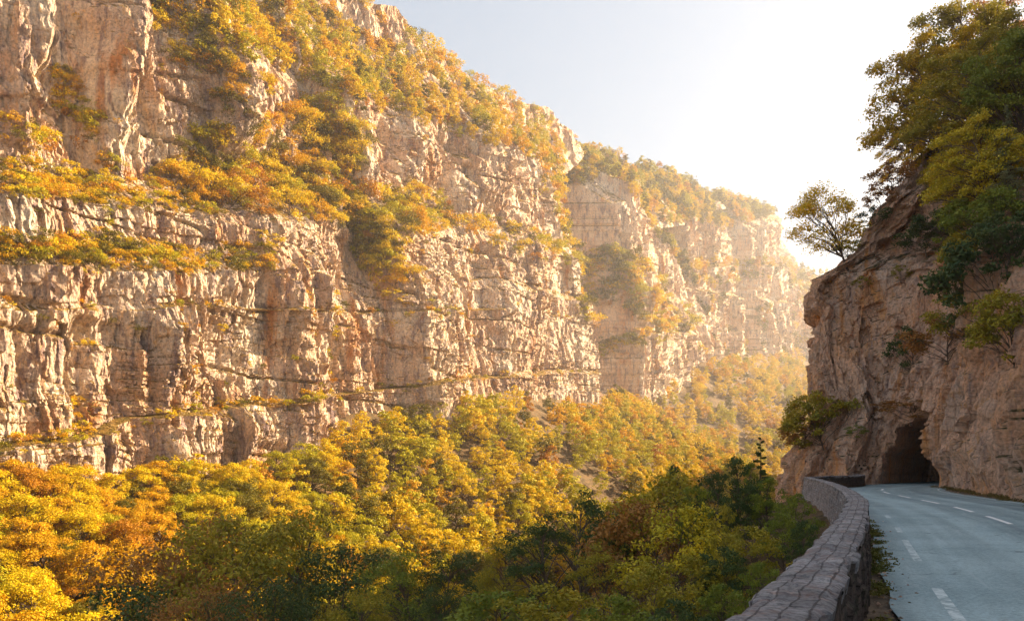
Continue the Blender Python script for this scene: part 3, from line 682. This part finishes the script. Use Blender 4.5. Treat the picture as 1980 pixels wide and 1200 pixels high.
scatter_on(PA, [(0, 860), (330, 795), (640, 765), (860, 725), (1150, 712), (1150, 725), (860, 745), (640, 785), (330, 815), (0, 890)], 110, (0.9, 2.4), 'strata', True, (3, 4, 2, 2, 3), 14, 0.4)
scatter_on(PA, [(0, 0), (1150, 250), (1150, 720), (0, 850)], 190, (0.8, 2.2), 'strata', True, (3, 3, 2, 3, 1.5), 15, 0.5, 0.7)
scatter_on(PA, [(640, 560), (660, 560), (640, 780), (615, 780)], 22, (1.2, 3), 'strata', True, (5, 2, 3, 1, 1), 16, 0.5)
# --- massif B, C, E
scatter_on(PB, [(1040, 270), (1110, 292), (1250, 343), (1400, 388), (1400, 520), (1330, 520), (1280, 480), (1220, 390), (1180, 350), (1090, 370), (1050, 340)], 620, (8, 13), 'second crest', False, GF, 31, 0.24)
scatter_on(PB, [(1090, 262), (1200, 285), (1270, 340), (1210, 350), (1110, 315)], 60, (6, 9), 'second crest', False, GW, 38, 0.3)
scatter_on(PB, [(1110, 500), (1210, 490), (1290, 560), (1350, 640), (1300, 660), (1200, 600), (1120, 600)], 240, (5, 10), 'second ledge', True, GF, 32, 0.26)
scatter_on(PB, [(1080, 690), (1280, 640), (1380, 690), (1280, 665), (1090, 710)], 110, (4, 8), 'second ledge', True, GF, 33, 0.3)
scatter_on(PC, [(1230, 325), (1390, 378), (1500, 418), (1480, 425), (1400, 450), (1300, 435), (1230, 400)], 420, (10, 16), 'third crest', False, GF, 34, 0.24)
scatter_on(PC, [(1280, 500), (1400, 510), (1510, 515), (1520, 545), (1400, 560), (1300, 560)], 200, (8, 13), 'third ledge', False, GF, 35, 0.26)
scatter_on(PC, [(1300, 570), (1520, 580), (1520, 690), (1400, 700), (1340, 700)], 110, (7, 12), 'third ledge', False, GF, 36, 0.35, 0.5)
scatter_on(PE, [(1480, 500), (1640, 540), (1640, 740), (1480, 700)], 260, (9, 15), 'end slope', False, GF, 37, 0.3)
# --- talus woods on the terrain: sample plan positions
def woods(n, hr, ylo, yhi, dlo, dhi, weights, seed, zone, mind, keepfn=None):
    r = np.random.default_rng(seed); pts = []; tries = 0; cell = {}
    while len(pts) < n and tries < n * 30:
        tries += 1
        Y = math.exp(r.uniform(math.log(ylo), math.log(yhi))); dl = r.uniform(dlo, dhi); X = float(cliff_x(Y)) + dl
        H = r.uniform(*hr); key = (int(X // 8), int(Y // 8))
        if any((u_ - X) ** 2 + (v_ - Y) ** 2 < (mind * H) ** 2 for a in (-1, 0, 1) for b_ in (-1, 0, 1) for (u_, v_) in cell.get((key[0] + a, key[1] + b_), ())): continue
        z = float(terrain_z(X, Y)); px = CX + FPX * X / Y; py = HY - FPX * (z - EYE) / Y
        if px < -120 or px > 1620 or py - H * FPX / Y > 1230: continue
        if py - 0.93 * H * FPX / Y < np.interp(px, [0, 130, 250, 340, 450, 560, 660, 740, 830, 940, 1050, 1160, 1200, 1330, 1400, 1560], [885, 895, 910, 885, 890, 880, 812, 795, 775, 752, 765, 790, 735, 715, 690, 680]) - 14 * r.random(): continue
        if keepfn and not keepfn(px, py, X, Y, r): continue
        cell.setdefault(key, []).append((X, Y)); pts.append(1)
        w = weights(px, py) if callable(weights) else weights
        cand.append(dict(p=np.array([X, Y, z - 0.3]), px=px, py=py, H=H, hp=H * FPX / Y, tone=tone_pick(r, w), zone=zone, shrub=False))
def talus_keep(px, py, X, Y, r):
    if inside(np.array(px), np.array(py), [(870, 730), (960, 740), (1060, 830), (1140, 900), (1230, 960), (1200, 1010), (1090, 940), (1000, 830), (900, 790)]): return r.random() < 0.12
    return True
woods(800, (7, 12), 150, 420, 1, 95, lambda px, py: (6, 1.6, 4, 1.5, 0.3), 41, 'talus', 0.31, talus_keep)
woods(650, (8, 13), 400, 900, 1, 90, (6, 2, 4, 0.6, 0.2), 42, 'far talus', 0.27)
woods(230, (8, 14), 92, 165, 2, 70, lambda px, py: (3, 6, 1, 2, 2.5) if px < 330 else (4, 1.5, 3, 3, 0.2), 43, 'near talus', 0.31)

cand.sort(key=lambda c: -c['hp'])
protos = {}
for i in range(4):
    protos['t%d' % i] = broadleaf(100 + i, 10, 2.8 + 0.3 * (i % 3), 0.12, 26 + 4 * i, 3400, 0.36, spread=0.40, twig=False)
for i in range(3):
    protos['s%d' % i] = broadleaf(200 + i, 10, 6.6, 0.02, 14, 1900, 0.62, spread=0.42, twig=False)
for i in range(3):
    protos['n%d' % i] = broadleaf(170 + i, 10, 2.9 + 0.3 * i, 0.14, 44, 9500, 0.21, spread=0.32, twig=False)
for i in range(2):
    protos['p%d' % i] = broadleaf(150 + i, 10, 2.0, 0.08, 26, 3000, 0.34, spread=0.5, twig=False)
rt = np.random.default_rng(5)
for c in cand:
    c['rz'] = rt.uniform(0, 6.283); c['sx'] = rt.uniform(0.85, 1.2)
    c['proto'] = ('s%d' % rt.integers(3)) if c['shrub'] else (('t%d' % rt.integers(4)) if rt.random() < 0.62 else ('p%d' % rt.integers(2)))
for c in cand:
    if not c['shrub'] and c['hp'] > 95: c['proto'] = 'n%d' % rt.integers(3)
trees = [c for c in cand if not c['shrub'] and c['px'] > -60]; shrubs = [c for c in cand if c['shrub'] and c['px'] > -30]
ind_t = trees[:290]; ind_s = shrubs[:170]
rest = [c for c in trees[290:]]; rest_s = shrubs[170:]
ZT = {'crest': 'on the nearest crest', 'second crest': 'on the second cliff crest', 'third crest': 'on the hazy far crest',
      'third ledge': 'on the far headland ledge', 'end slope': 'on the misty end slope', 'talus': 'under the big cliff',
      'far talus': 'on the distant slope', 'near talus': 'at the valley foot'}
ZS = {'rim': 'on the skyline rim', 'middle ledge': 'on the broad middle ledge', 'gully': 'in the big gully',
      'ledge': 'on a narrow ledge', 'upper wall': 'on the upper wall', 'far ledge': 'on the long far ledge',
      'edge gully': 'on the cliff edge', 'strata': 'in a rock crack', 'second ledge': 'on the second cliff ledge'}
ORD = ['leftmost', 'second', 'third', 'fourth', 'fifth', 'sixth', 'seventh', 'eighth', 'ninth', 'tenth']
def side_word(px):
    return ['far left', 'left third', 'left of middle', 'photo middle', 'right of middle', 'hazy right half', 'beside shaded rock'][int(np.clip(px // 220, 0, 6))]
def label_all(L, Zd, kind):
    med = {}
    for c in L:
        c['sz'] = 'tall' if c['H'] > (11 if not c['shrub'] else 5.5) else ('small' if c['H'] < (8.5 if not c['shrub'] else 3.2) else 'mid-sized')
        c['key'] = (c['sz'], c['tone'], c['zone'], side_word(c['px']))
        med.setdefault(c['key'], []).append(c)
    for k, g in med.items():
        g.sort(key=lambda c: c['px'])
        for i, c in enumerate(g):
            base_ = '%s %s %s %s, %s' % (k[0], k[1], kind, Zd[k[2]], k[3])
            c['label'] = base_ if len(g) == 1 else base_ + ', ' + (ORD[i] + (' from left' if i else ' one') if i < 10 else 'rightmost one')
            c['label'] = ' '.join(c['label'].split())
label_all(ind_t, ZT, 'tree'); label_all(ind_s, ZS, 'bush')
first = {}
def place(c, cat, group):
    p = tuple(float(x) for x in c['p']); s = c['H'] / 10
    nm = {'t': 'autumn_tree', 'n': 'autumn_tree', 'p': 'slender_tree', 's': 'ledge_bush'}[c['proto'][0]]
    col = TONES[c['tone']]
    if c['proto'] not in first:
        r = make_plant(nm, protos[c['proto']], c['label'], cat, col, p, c['rz'], s, group, 'trunk' if nm != 'ledge_bush' else 'stems')
        first[c['proto']] = r; r.scale = (s * c['sx'], s * c['sx'], s)
    else: copy_plant(first[c['proto']], p, c['rz'], s, col, c['label'], group, c['sx'])
for c in ind_t: place(c, 'tree', 'autumn trees on the gorge slopes')
for c in ind_s: place(c, 'bush', 'bushes growing on the cliff ledges')
# everything smaller: one mass of woodland, one mass of scrub
def mass(L, name, label, nl, seed, lsz):
    r = np.random.default_rng(seed); VV, FF, CC, n = [], [], [], 0
    low = {}
    for k in set(c['proto'] for c in L):
        lv = protos[k][1][0].reshape(-1, 4, 3)
        for v_ in range(2):
            q = lv[r.permutation(len(lv))[:nl]]; ce = q.mean(1, keepdims=True); low[k, v_] = ce + (q - ce) * lsz
    for c in L:
        far = c['hp'] < 14; q = low[c['proto'], int(r.integers(2))]
        if far: q = q[::2]; 
        s = c['H'] / 10; ca, sa = math.cos(c['rz']), math.sin(c['rz'])
        ce = q.mean(1, keepdims=True); q = ce + (q - ce) * (1.35 if far else 1)
        x = (q[..., 0] * ca - q[..., 1] * sa) * s * c['sx']; y_ = (q[..., 0] * sa + q[..., 1] * ca) * s * c['sx']
        V = np.stack([x, y_, q[..., 2] * s], -1) + c['p']
        VV.append(V.reshape(-1, 3)); CC.append(np.tile(TONES[c['tone']], (V.shape[0] * 4, 1))); FF.append(np.arange(V.shape[0] * 4).reshape(-1, 4) + n); n += V.shape[0] * 4
    o = np_mesh(name, np.vstack(VV), np.vstack(FF), M['leaf_tint'], col=np.vstack(CC)); tag(o, label, kind='stuff')
mass(rest, 'woodland', 'far autumn woodland covering crests and slopes', 900, 3, 1.7)
mass(rest_s, 'scrub', 'golden scrub clinging to cracks and ledges of the cliffs', 420, 4, 1.9)
print('top', allz_dbg := float(PA[...,2].max()), 'trees', len(trees), 'shrubs', len(shrubs))
#NEAR
# ------------------------------------------------------------------ plants near the camera and on the shaded rock
SH = {'green': (0.21, 0.25, 0.035), 'dark green': (0.085, 0.125, 0.04), 'olive': (0.34, 0.29, 0.03), 'yellowish': (0.55, 0.45, 0.03),
      'grey-green': (0.26, 0.28, 0.15), 'amber olive': (0.50, 0.36, 0.02), 'brown': (0.36, 0.18, 0.05), 'gold': (0.75, 0.52, 0.01)}
NP = {'bushA': lambda: broadleaf(301, 3, 1.35, 0.03, 40, 4500, 0.10, spread=0.28, thick=0.012),
      'bushB': lambda: broadleaf(302, 3, 1.5, 0.02, 30, 4200, 0.10, spread=0.32, thick=0.012, sparse=1),
      'tallB': lambda: broadleaf(303, 6, 1.4, 0.10, 46, 5200, 0.13, spread=0.34, thick=0.012, sparse=1),
      'bare': lambda: broadleaf(304, 7, 2.5, 0.30, 30, 5200, 0.12, spread=0.26, thick=0.02, sparse=1),
      'midA': lambda: broadleaf(305, 14, 4.6, 0.18, 60, 15000, 0.17, spread=0.30, thick=0.014, sparse=1),
      'midB': lambda: broadleaf(306, 14, 4.2, 0.22, 52, 12000, 0.18, spread=0.28, thick=0.014, sparse=1),
      'bigA': lambda: broadleaf(307, 13, 5.0, 0.10, 64, 18000, 0.19, spread=0.34, thick=0.014, sparse=1),
      'bigB': lambda: broadleaf(308, 13, 4.4, 0.10, 50, 15000, 0.19, spread=0.34, thick=0.014, sparse=1),
      'bigC': lambda: broadleaf(314, 13, 5.2, 0.04, 95, 19000, 0.27, spread=0.25, thick=0.014, sparse=1),
      'ledge': lambda: broadleaf(309, 6, 3.4, 0.22, 30, 8500, 0.17, spread=0.36, thick=0.02, lean=-0.45, sparse=1),
      'rockA': lambda: broadleaf(310, 4, 2.6, 0.0, 44, 5200, 0.20, spread=0.26, thick=0.014, sparse=1),
      'rockB': lambda: broadleaf(311, 3, 1.5, 0.0, 24, 2000, 0.15, spread=0.32, thick=0.014, sparse=1),
      'sapling': lambda: conifer(312, 5, 0.9, 4200, 0.11), 'spruce': lambda: conifer(313, 12, 2.4, 12000, 0.20, 0.03)}
npgeo = {}; npfirst = {}
def near_plant(proto, name, loc, s, colour, label, cat, group=None, rz=None, sx=1.0, rot=None):
    rz = float(rn.uniform(0, 6.28)) if rz is None else rz
    if proto not in npfirst:
        r = make_plant(name, NP[proto](), label, cat, SH[colour], loc, rz, s, group, 'trunk' if 'bush' not in name else 'stems'); npfirst[proto] = r
        r.scale = (s * sx, s * sx, s)
        if group is None and 'group' in r: del r['group']
    else:
        r = copy_plant(npfirst[proto], loc, rz, s, SH[colour], label, group, sx)
        r.name = name
        if group is None and 'group' in r: del r['group']
    if rot: r.rotation_euler = (rot[0], rot[1], rz)
    return r
rn = np.random.default_rng(77)
def at_gorge(px, Y):
    X = (px - CX) / FPX * Y; return (X, Y, float(terrain_z(X, Y)) - 0.15)
def hgt(loc, pytop): return (HY - pytop) / FPX * loc[1] + EYE - loc[2]
BH = {'bushA': 3.2, 'bushB': 3.2, 'tallB': 6.2, 'bare': 7.2, 'midA': 14.5, 'midB': 14.5, 'sapling': 5}
G1 = 'bushes on the slope below the parapet'; G2 = 'dark trees rising from the gorge below the road'
# (proto, name, px, Y, py of top, colour, label)
for proto, name, px, Y, top, colour, lab, g, sx in [
    ('tallB', 'roadside_tree', 1424, 27, 870, 'dark green', 'dense green tree rising highest beyond the middle of the parapet', G1, 0.75),
    ('tallB', 'roadside_tree', 1385, 25, 900, 'dark green', 'dark slim green tree just left of the highest parapet tree', G1, 0.6),
    ('sapling', 'spruce_sapling', 1471, 30, 848, 'dark green', 'thin spruce sapling poking up into the haze beyond the parapet', None, 0.8),
    ('sapling', 'spruce_sapling', 1352, 26, 930, 'dark green', 'second thin spruce tip left of the dense green tree', None, 0.8),
    ('tallB', 'roadside_tree', 1485, 26, 912, 'green', 'green bushy tree between spruce sapling and parapet', G1, 0.8),
    ('tallB', 'roadside_tree', 1450, 31, 884, 'green', 'slender green tree immediately right of the highest one', G1, 0.5),
    ('tallB', 'roadside_tree', 1305, 30, 885, 'dark green', 'dark upright tree with airy top against the bright slope', G1, 0.55),
    ('tallB', 'roadside_tree', 1345, 23, 925, 'green', 'upright green tree between the sapling tip and dense tree', G1, 0.6),
    ('tallB', 'roadside_tree', 1240, 30, 940, 'yellowish', 'yellowish upright tree left of the airy dark one', G1, 0.55),
    ('tallB', 'roadside_tree', 1405, 19, 965, 'olive', 'olive-tipped upright tree in front of the dense green tree', G1, 0.6),
    ('tallB', 'roadside_tree', 1195, 26, 985, 'dark green', 'short upright green tree right of the bare-limbed dark tree', G1, 0.6),
    ('bushA', 'green_bush', 1540, 24, 948, 'green', 'green bush touching the far bend of the parapet', G1, 0.8),
    ('bushA', 'green_bush', 1515, 20, 985, 'green', 'broad green bush behind the parapet near its first bend', G1, 0.9),
    ('bushA', 'green_bush', 1555, 18.5, 1000, 'dark green', 'small dark bush tucked against the parapet at its narrow turn', G1, 0.7),
    ('bushA', 'green_bush', 1455, 17, 1010, 'olive', 'olive-green bush below the dense parapet tree', G1, 1.0),
    ('bushB', 'loose_bush', 1275, 27, 910, 'olive', 'loose olive bush with thin twigs against the yellow woods', G1, 1.0),
    ('bushB', 'loose_bush', 1235, 25, 965, 'brown', 'brownish thin-leaved bush beside the loose olive one', G1, 1.0),
    ('bushB', 'loose_bush', 1325, 22, 975, 'yellowish', 'yellowish sparse bush left of the slim dark tree', G1, 1.0),
    ('bushA', 'green_bush', 1400, 16, 1050, 'dark green', 'very dark bush under the dense green tree', G1, 0.9),
    ('bushA', 'green_bush', 1335, 16, 1065, 'olive', 'rounded olive bush low beyond the wall', G1, 1.0),
    ('bushA', 'green_bush', 1470, 12.5, 1080, 'green', 'leafy bush pressed behind the near stretch of parapet', G1, 0.8),
    ('bushA', 'green_bush', 1395, 11.5, 1120, 'green', 'green bush at the picture foot nearest the parapet top', G1, 0.8),
    ('bushB', 'loose_bush', 1270, 14.5, 1090, 'olive', 'sparse olive bush right of the bare-limbed dark tree', G1, 1.0),
    ('bushA', 'green_bush', 1310, 11.5, 1150, 'dark green', 'dark low bush at the bottom edge left of the parapet', G1, 1.0),
    ('bushA', 'green_bush', 1200, 13, 1140, 'green', 'green low bush at the bottom edge beneath the bare limbs', G1, 1.0),
    ('bare', 'dark_tree', 1122, 29, 938, 'dark green', 'dark dense-topped tree with bare crooked limbs low down', G2, 0.8),
    ('bare', 'dark_tree', 1050, 27, 985, 'dark green', 'shorter dark tree leaning beside the bare-limbed one', G2, 0.9),
    ('bare', 'dark_tree', 1170, 22, 1045, 'olive', 'olive small tree with open twigs right of the dark tree', G2, 0.9),
    ('bushA', 'green_bush', 1060, 17, 1120, 'olive', 'olive bush at the bottom edge left of the bare limbs', G1, 1.2),
    ('bushA', 'green_bush', 960, 19, 1130, 'green', 'green bush low at the bottom edge centre', G1, 1.3),
    ('midA', 'gorge_tree', 980, 48, 1035, 'olive', 'broad olive tree rising at the bottom centre', G2, 0.8),
    ('midB', 'gorge_tree', 870, 52, 1050, 'dark green', 'dark green tree at the bottom, left of centre', G2, 0.9),
    ('midA', 'gorge_tree', 770, 50, 1060, 'green', 'leafy green tree low between two darker neighbours', G2, 0.9),
    ('midB', 'gorge_tree', 665, 55, 1030, 'dark green', 'dark tree with speckled crown below the yellow slope', G2, 0.9),
    ('midA', 'gorge_tree', 560, 58, 985, 'olive', 'tallest dark olive tree at the lower left', G2, 0.9),
    ('midB', 'gorge_tree', 455, 56, 960, 'olive', 'open-crowned olive tree before the foot of the cliff', G2, 0.9),
    ('midA', 'gorge_tree', 370, 60, 1000, 'brown', 'brown-leaved tree between orange and olive crowns', G2, 0.9),
    ('midB', 'gorge_tree', 300, 54, 1090, 'dark green', 'low dark tree next to the bright orange grove', G2, 0.9),
    ('midA', 'gorge_tree', 520, 42, 1110, 'dark green', 'nearest dark crown at the bottom edge, left part', G2, 0.8),
    ('midB', 'gorge_tree', 700, 40, 1120, 'olive', 'nearest olive crown along the bottom edge', G2, 0.8),
    ('midA', 'gorge_tree', 850, 38, 1130, 'dark green', 'near dark crown at the bottom edge beside green bush', G2, 0.8),
    ('midA', 'gorge_tree', 400, 44, 1120, 'brown', 'near brownish crown at the bottom edge', G2, 0.8),
]:
    loc = at_gorge(px, Y); s_ = max(0.25, hgt(loc, top) / BH[proto]); near_plant(proto, name, loc, s_, colour, lab, 'bush' if 'bush' in name else 'tree', g, sx=sx * (1.0 if s_ < 1.4 else 1.4 / s_) if proto in ('bushA', 'bushB') else sx)
# plants on the right-hand rock
RCx, RCy = to_px(RC); okR = RC[..., 1] > 15
def on_rock(px, py):
    d = (RCx - px) ** 2 + (RCy - py) ** 2 + np.where(okR, 0, 1e9); d = d + np.maximum(RC[..., 1] - 30, 0) * 0.6
    i = np.unravel_index(np.argmin(d), d.shape); return tuple(float(v_) for v_ in RC[i])
G3 = 'trees crowning the shaded roadside cliff'; G4 = 'bushes rooted in the shaded roadside cliff'
for proto, name, px, py, s_, colour, lab, cat, g, rot, sx in [
    ('bigC', 'cliff_top_tree', 1825, 330, 0.98, 'amber olive', 'amber-olive tree reaching out leftmost from the top of the roadside cliff', 'tree', G3, (0.0, -0.26), 0.95),
    ('bigC', 'cliff_top_tree', 1780, 340, 0.36, 'gold', 'low golden tree jutting from the cliff brow under the big crown', 'tree', G3, (0, -0.7), 1.3),
    ('bigC', 'cliff_top_tree', 1875, 320, 0.95, 'amber olive', 'tall amber-olive tree filling the top right corner', 'tree', G3, (0, -0.15), 1.0),
    ('bigC', 'cliff_top_tree', 1890, 200, 0.95, 'olive', 'uppermost crown against the sky at the top right', 'tree', G3, (0, -0.3), 1.0),
    ('bigC', 'cliff_top_tree', 1900, 330, 0.75, 'olive', 'olive crown wedged below the uppermost crown', 'tree', G3, (0, -0.1), 1.1),
    ('bigC', 'cliff_top_tree', 1935, 200, 0.85, 'brown', 'brownish crown at the right border near the top', 'tree', G3, None, 1.0),
    ('bigC', 'cliff_top_tree', 1970, 320, 0.7, 'green', 'green crown behind the grey spruce at the right border', 'tree', G3, None, 1.0),
    ('bigC', 'cliff_top_tree', 1830, 395, 0.32, 'yellowish', 'small yellow-green tree on the bare rock shoulder', 'tree', G3, None, 1.3),
    ('bigC', 'cliff_top_tree', 1880, 400, 0.42, 'amber olive', 'bushy amber tree above the hanging creeper', 'tree', G3, None, 1.2),
    ('rockA', 'rock_bush', 1880, 440, 0.8, 'yellowish', 'yellow-green creeper under the bushy amber tree', 'bush', G4, None, 1.0),
    ('rockA', 'rock_bush', 1920, 470, 0.8, 'green', 'green creeper patch beside the spruce foot', 'bush', G4, None, 1.0),
    ('rockA', 'rock_bush', 1885, 550, 0.9, 'olive', 'olive creeper end hanging above the blue-green bush', 'bush', G4, None, 0.9),
    ('bigC', 'cliff_top_tree', 1925, 420, 0.5, 'yellowish', 'yellow-green tree leaning over the creeper at right', 'tree', G3, (0, -0.3), 1.1),
    ('rockA', 'rock_bush', 1900, 400, 0.9, 'yellowish', 'yellow-leaved creeper spilling from under the trees', 'bush', G4, None, 1.0),
    ('rockA', 'rock_bush', 1945, 400, 0.9, 'amber olive', 'amber creeper behind the grey-green spruce', 'bush', G4, None, 1.0),
    ('rockA', 'rock_bush', 1860, 500, 0.5, 'green', 'green tuft trailing down left of the creepers', 'bush', G4, None, 1.0),
    ('rockB', 'rock_bush', 1720, 370, 1.0, 'brown', 'russet twigs along the top edge of the rock shoulder', 'bush', G4, None, 1.5),
    ('rockB', 'rock_bush', 1750, 400, 0.9, 'brown', 'dry russet scrub on the upper rock shoulder', 'bush', G4, None, 1.5),
    ('rockB', 'rock_bush', 1690, 440, 0.7, 'dark green', 'dark low scrub right of the golden leaning tree', 'bush', G4, None, 1.5),
    ('spruce', 'spruce_tree', 1950, 430, 0.62, 'grey-green', 'grey-green drooping spruce at the right border', 'tree', None, None, 1.0),
    ('rockA', 'rock_bush', 1885, 480, 0.85, 'green', 'green creeper mass hanging down the slope by the spruce', 'bush', G4, None, 1.0),
    ('rockA', 'rock_bush', 1820, 480, 0.8, 'dark green', 'dark bush on the ledge left of the hanging creeper', 'bush', G4, None, 1.2),
    ('rockB', 'rock_bush', 1790, 490, 1.0, 'dark green', 'small dark shrub strung along the upper rock ledge', 'bush', G4, None, 1.4),
    ('rockA', 'rock_bush', 1950, 520, 0.8, 'dark green', 'dark bush at the right border under the spruce', 'bush', G4, None, 1.0),
    ('rockA', 'rock_bush', 1925, 650, 1.55, 'dark green', 'large blue-green bush bulging from the cliff at right', 'bush', G4, None, 0.9),
    ('rockA', 'rock_bush', 1960, 705, 0.95, 'olive', 'olive bush under the large blue-green one', 'bush', G4, None, 1.0),
    ('rockB', 'rock_bush', 1765, 725, 1.6, 'dark green', 'small dark bush alone on the cliff above the tunnel', 'bush', G4, None, 0.8),
    ('rockB', 'rock_bush', 1835, 700, 1.3, 'brown', 'dry brown shrub right of the lone dark bush', 'bush', G4, None, 1.3),
    ('rockB', 'rock_bush', 1870, 660, 1.2, 'olive', 'olive shrub between dry shrub and blue-green bush', 'bush', G4, None, 1.2),
    ('ledge', 'ledge_tree', 1640, 515, 1.12, 'gold', 'golden backlit tree leaning out over the cliff nose', 'tree', None, (0, 0), 1.0),
    ('rockB', 'rock_bush', 1700, 410, 0.9, 'brown', 'brown twiggy bush on the cliff shoulder behind the golden tree', 'bush', G4, None, 1.2),
    ('rockB', 'rock_bush', 1640, 500, 0.7, 'olive', 'low olive bush at the foot of the golden leaning tree', 'bush', G4, None, 1.2),
    ('rockA', 'rock_bush', 1590, 860, 1.25, 'olive', 'spreading bush on the rock beyond the end of the parapet', 'bush', G4, (0, -0.35), 1.0),
    ('rockB', 'rock_bush', 1560, 870, 1.2, 'brown', 'brown twiggy shrub overhanging the gorge left of the spreading bush', 'bush', G4, (0, -0.3), 1.2),
    ('rockB', 'rock_bush', 1655, 850, 0.5, 'green', 'small mossy shrub between spreading bush and tunnel', 'bush', G4, None, 1.2),
    ('rockB', 'rock_bush', 1760, 815, 0.8, 'brown', 'dead brown brush fringing the top of the tunnel mouth', 'bush', G4, None, 2.4),
    ('rockB', 'rock_bush', 1600, 560, 0.4, 'brown', 'tiny dry tuft under the cliff nose', 'bush', G4, None, 1.3),
    ('rockB', 'rock_bush', 1665, 560, 0.45, 'olive', 'small olive tuft high on the cliff face', 'bush', G4, None, 1.2),
    ('rockB', 'rock_bush', 1740, 545, 0.55, 'olive', 'olive tuft in a vertical cleft of the cliff face', 'bush', G4, None, 1.0),
]:
    near_plant(proto, name, on_rock(px, py), s_, colour, lab, cat, g, rz=0.0 if rot else None, sx=sx, rot=rot)
# weeds and litter
def tufts(name, pts, h, nl, colour, label, seed, lsz=0.05):
    r = np.random.default_rng(seed); C, Nn = [], []
    for (x, y_, z) in pts:
        n = nl; d = r.normal(size=(n, 3)) * np.array([h * 0.8, h * 0.8, 0]); d[:, 2] = np.abs(r.normal(size=n)) * h * 0.5
        C.append(np.array([x, y_, z]) + d); Nn.append(np.tile([0, 0, 0.8], (n, 1)))
    V, Fc = leaves(np.vstack(C), np.vstack(Nn), lsz, r, 0.5, 0.9)
    cc = np.repeat(np.array(colour)[None] * r.uniform(0.5, 1.5, (len(V) // 4, 1)) * np.array([1, 1, 1]) + r.uniform(0, 0.06, (len(V) // 4, 1)) * np.array([1, .6, .1]), 4, axis=0)
    o = np_mesh(name, V, Fc, M['leaf_tint'], col=cc); tag(o, label, kind='stuff'); return o
pts = []
for _ in range(300):
    y_ = rn.uniform(5.0, 20)
    if vn(y_ / 0.9, 0.0, 5) < -0.1: continue
    y_ = y_ + 0 ; pts.append((float(wall_x(y_)) + 0.14 + abs(rn.normal()) * 0.12, y_, -0.02))
for _ in range(160):
    y_ = rn.uniform(20, 50); pts.append((float(wall_x(y_)) + 0.2 + abs(rn.normal()) * 0.15, y_, -0.02))
tufts('weeds', pts, 0.055, 42, (0.12, 0.13, 0.03), 'weeds and fallen leaves along the foot of the parapet', 1, 0.05)
pts = []
for _ in range(70):
    y_ = rn.uniform(7, 45); pts.append((float(wall_x(y_)) + 0.5 + abs(rn.normal()) * 0.5, y_, 0.012))
def grit(name, pts, smin, smax, label, seed):
    r = np.random.default_rng(seed); VV, FF, n = [], [], 0
    o8 = np.array([(1, 0, 0), (-1, 0, 0), (0, 1, 0), (0, -1, 0), (0, 0, 1), (0, 0, -1)], float); f8 = np.array([(0, 2, 4), (2, 1, 4), (1, 3, 4), (3, 0, 4), (2, 0, 5), (1, 2, 5), (3, 1, 5), (0, 3, 5)])
    for p in pts:
        s_ = r.uniform(smin, smax) * r.uniform(0.3, 1); VV.append(np.array(p) + o8 * s_ * r.uniform(0.5, 1.2, (6, 3)) * np.array([1, 1, 0.6])); FF.append(f8 + n); n += 6
    o = np_mesh(name, np.vstack(VV), np.vstack(FF), M['cliff_near']); tag(o, label, kind='stuff')
gp = []
for _ in range(380):
    y_ = rn.uniform(5, 40); gp.append((float(wall_x(y_)) + 0.12 + abs(rn.normal()) * 0.22, y_, 0.0))
for i in rn.integers(0, 10**6, 700):
    k_ = np.argmin(np.abs(Cn[:, 1] - (18 + (i % 1000) / 1000 * 44))); o_ = 3.75 + abs(rn.normal()) * 0.5; gp.append((Cn[k_, 0] + nC[k_, 0] * o_ + rn.normal() * 0.15, Cn[k_, 1] + nC[k_, 1] * o_ + rn.normal() * 0.15, 0.0))
grit('gravel', gp, 0.015, 0.06, 'stone chips and gravel along both road edges', 9)
iw = np.argwhere((np.abs(RC[..., 2] - 0.1) < 0.12) & (RC[..., 1] > 15) & (RC[..., 1] < 62))
pts = [tuple(RC[tuple(iw[i])] + np.array([-0.25 - abs(rn.normal()) * 0.25, 0, -0.1])) for i in rn.integers(0, len(iw), 260)]
tufts('verge_grass', pts, 0.14, 40, (0.15, 0.12, 0.04), 'dry grass along the foot of the roadside cliff', 2, 0.07)
# ------------------------------------------------------------------ haze
def box(name, a, b_, mat):
    V = [(x, y, z) for x in (a[0], b_[0]) for y in (a[1], b_[1]) for z in (a[2], b_[2])]
    F_ = [(0, 1, 3, 2), (4, 6, 7, 5), (0, 4, 5, 1), (2, 3, 7, 6), (0, 2, 6, 4), (1, 5, 7, 3)]
    return np_mesh(name, V, F_, mat)
m = bpy.data.materials.new('haze_air'); m.use_nodes = True; nt = m.node_tree; nt.nodes.remove(nt.nodes['Principled BSDF'])
pv = nt.nodes.new('ShaderNodeVolumePrincipled'); pv.inputs['Density'].default_value = 0.00023; pv.inputs['Anisotropy'].default_value = 0.60
pv.inputs['Color'].default_value = (0.95, 0.96, 1.0, 1); nt.links.new(pv.outputs[0], nt.nodes['Material Output'].inputs['Volume'])
allz = max(float(P_[..., 2].max()) for P_ in (PA, PB, PC, PE))
hz = box('haze', (-710, -410, float(GZ.min()) - 60), (1510, 2500, allz + 20), m)
tag(hz, 'warm haze filling the gorge', kind='stuff')
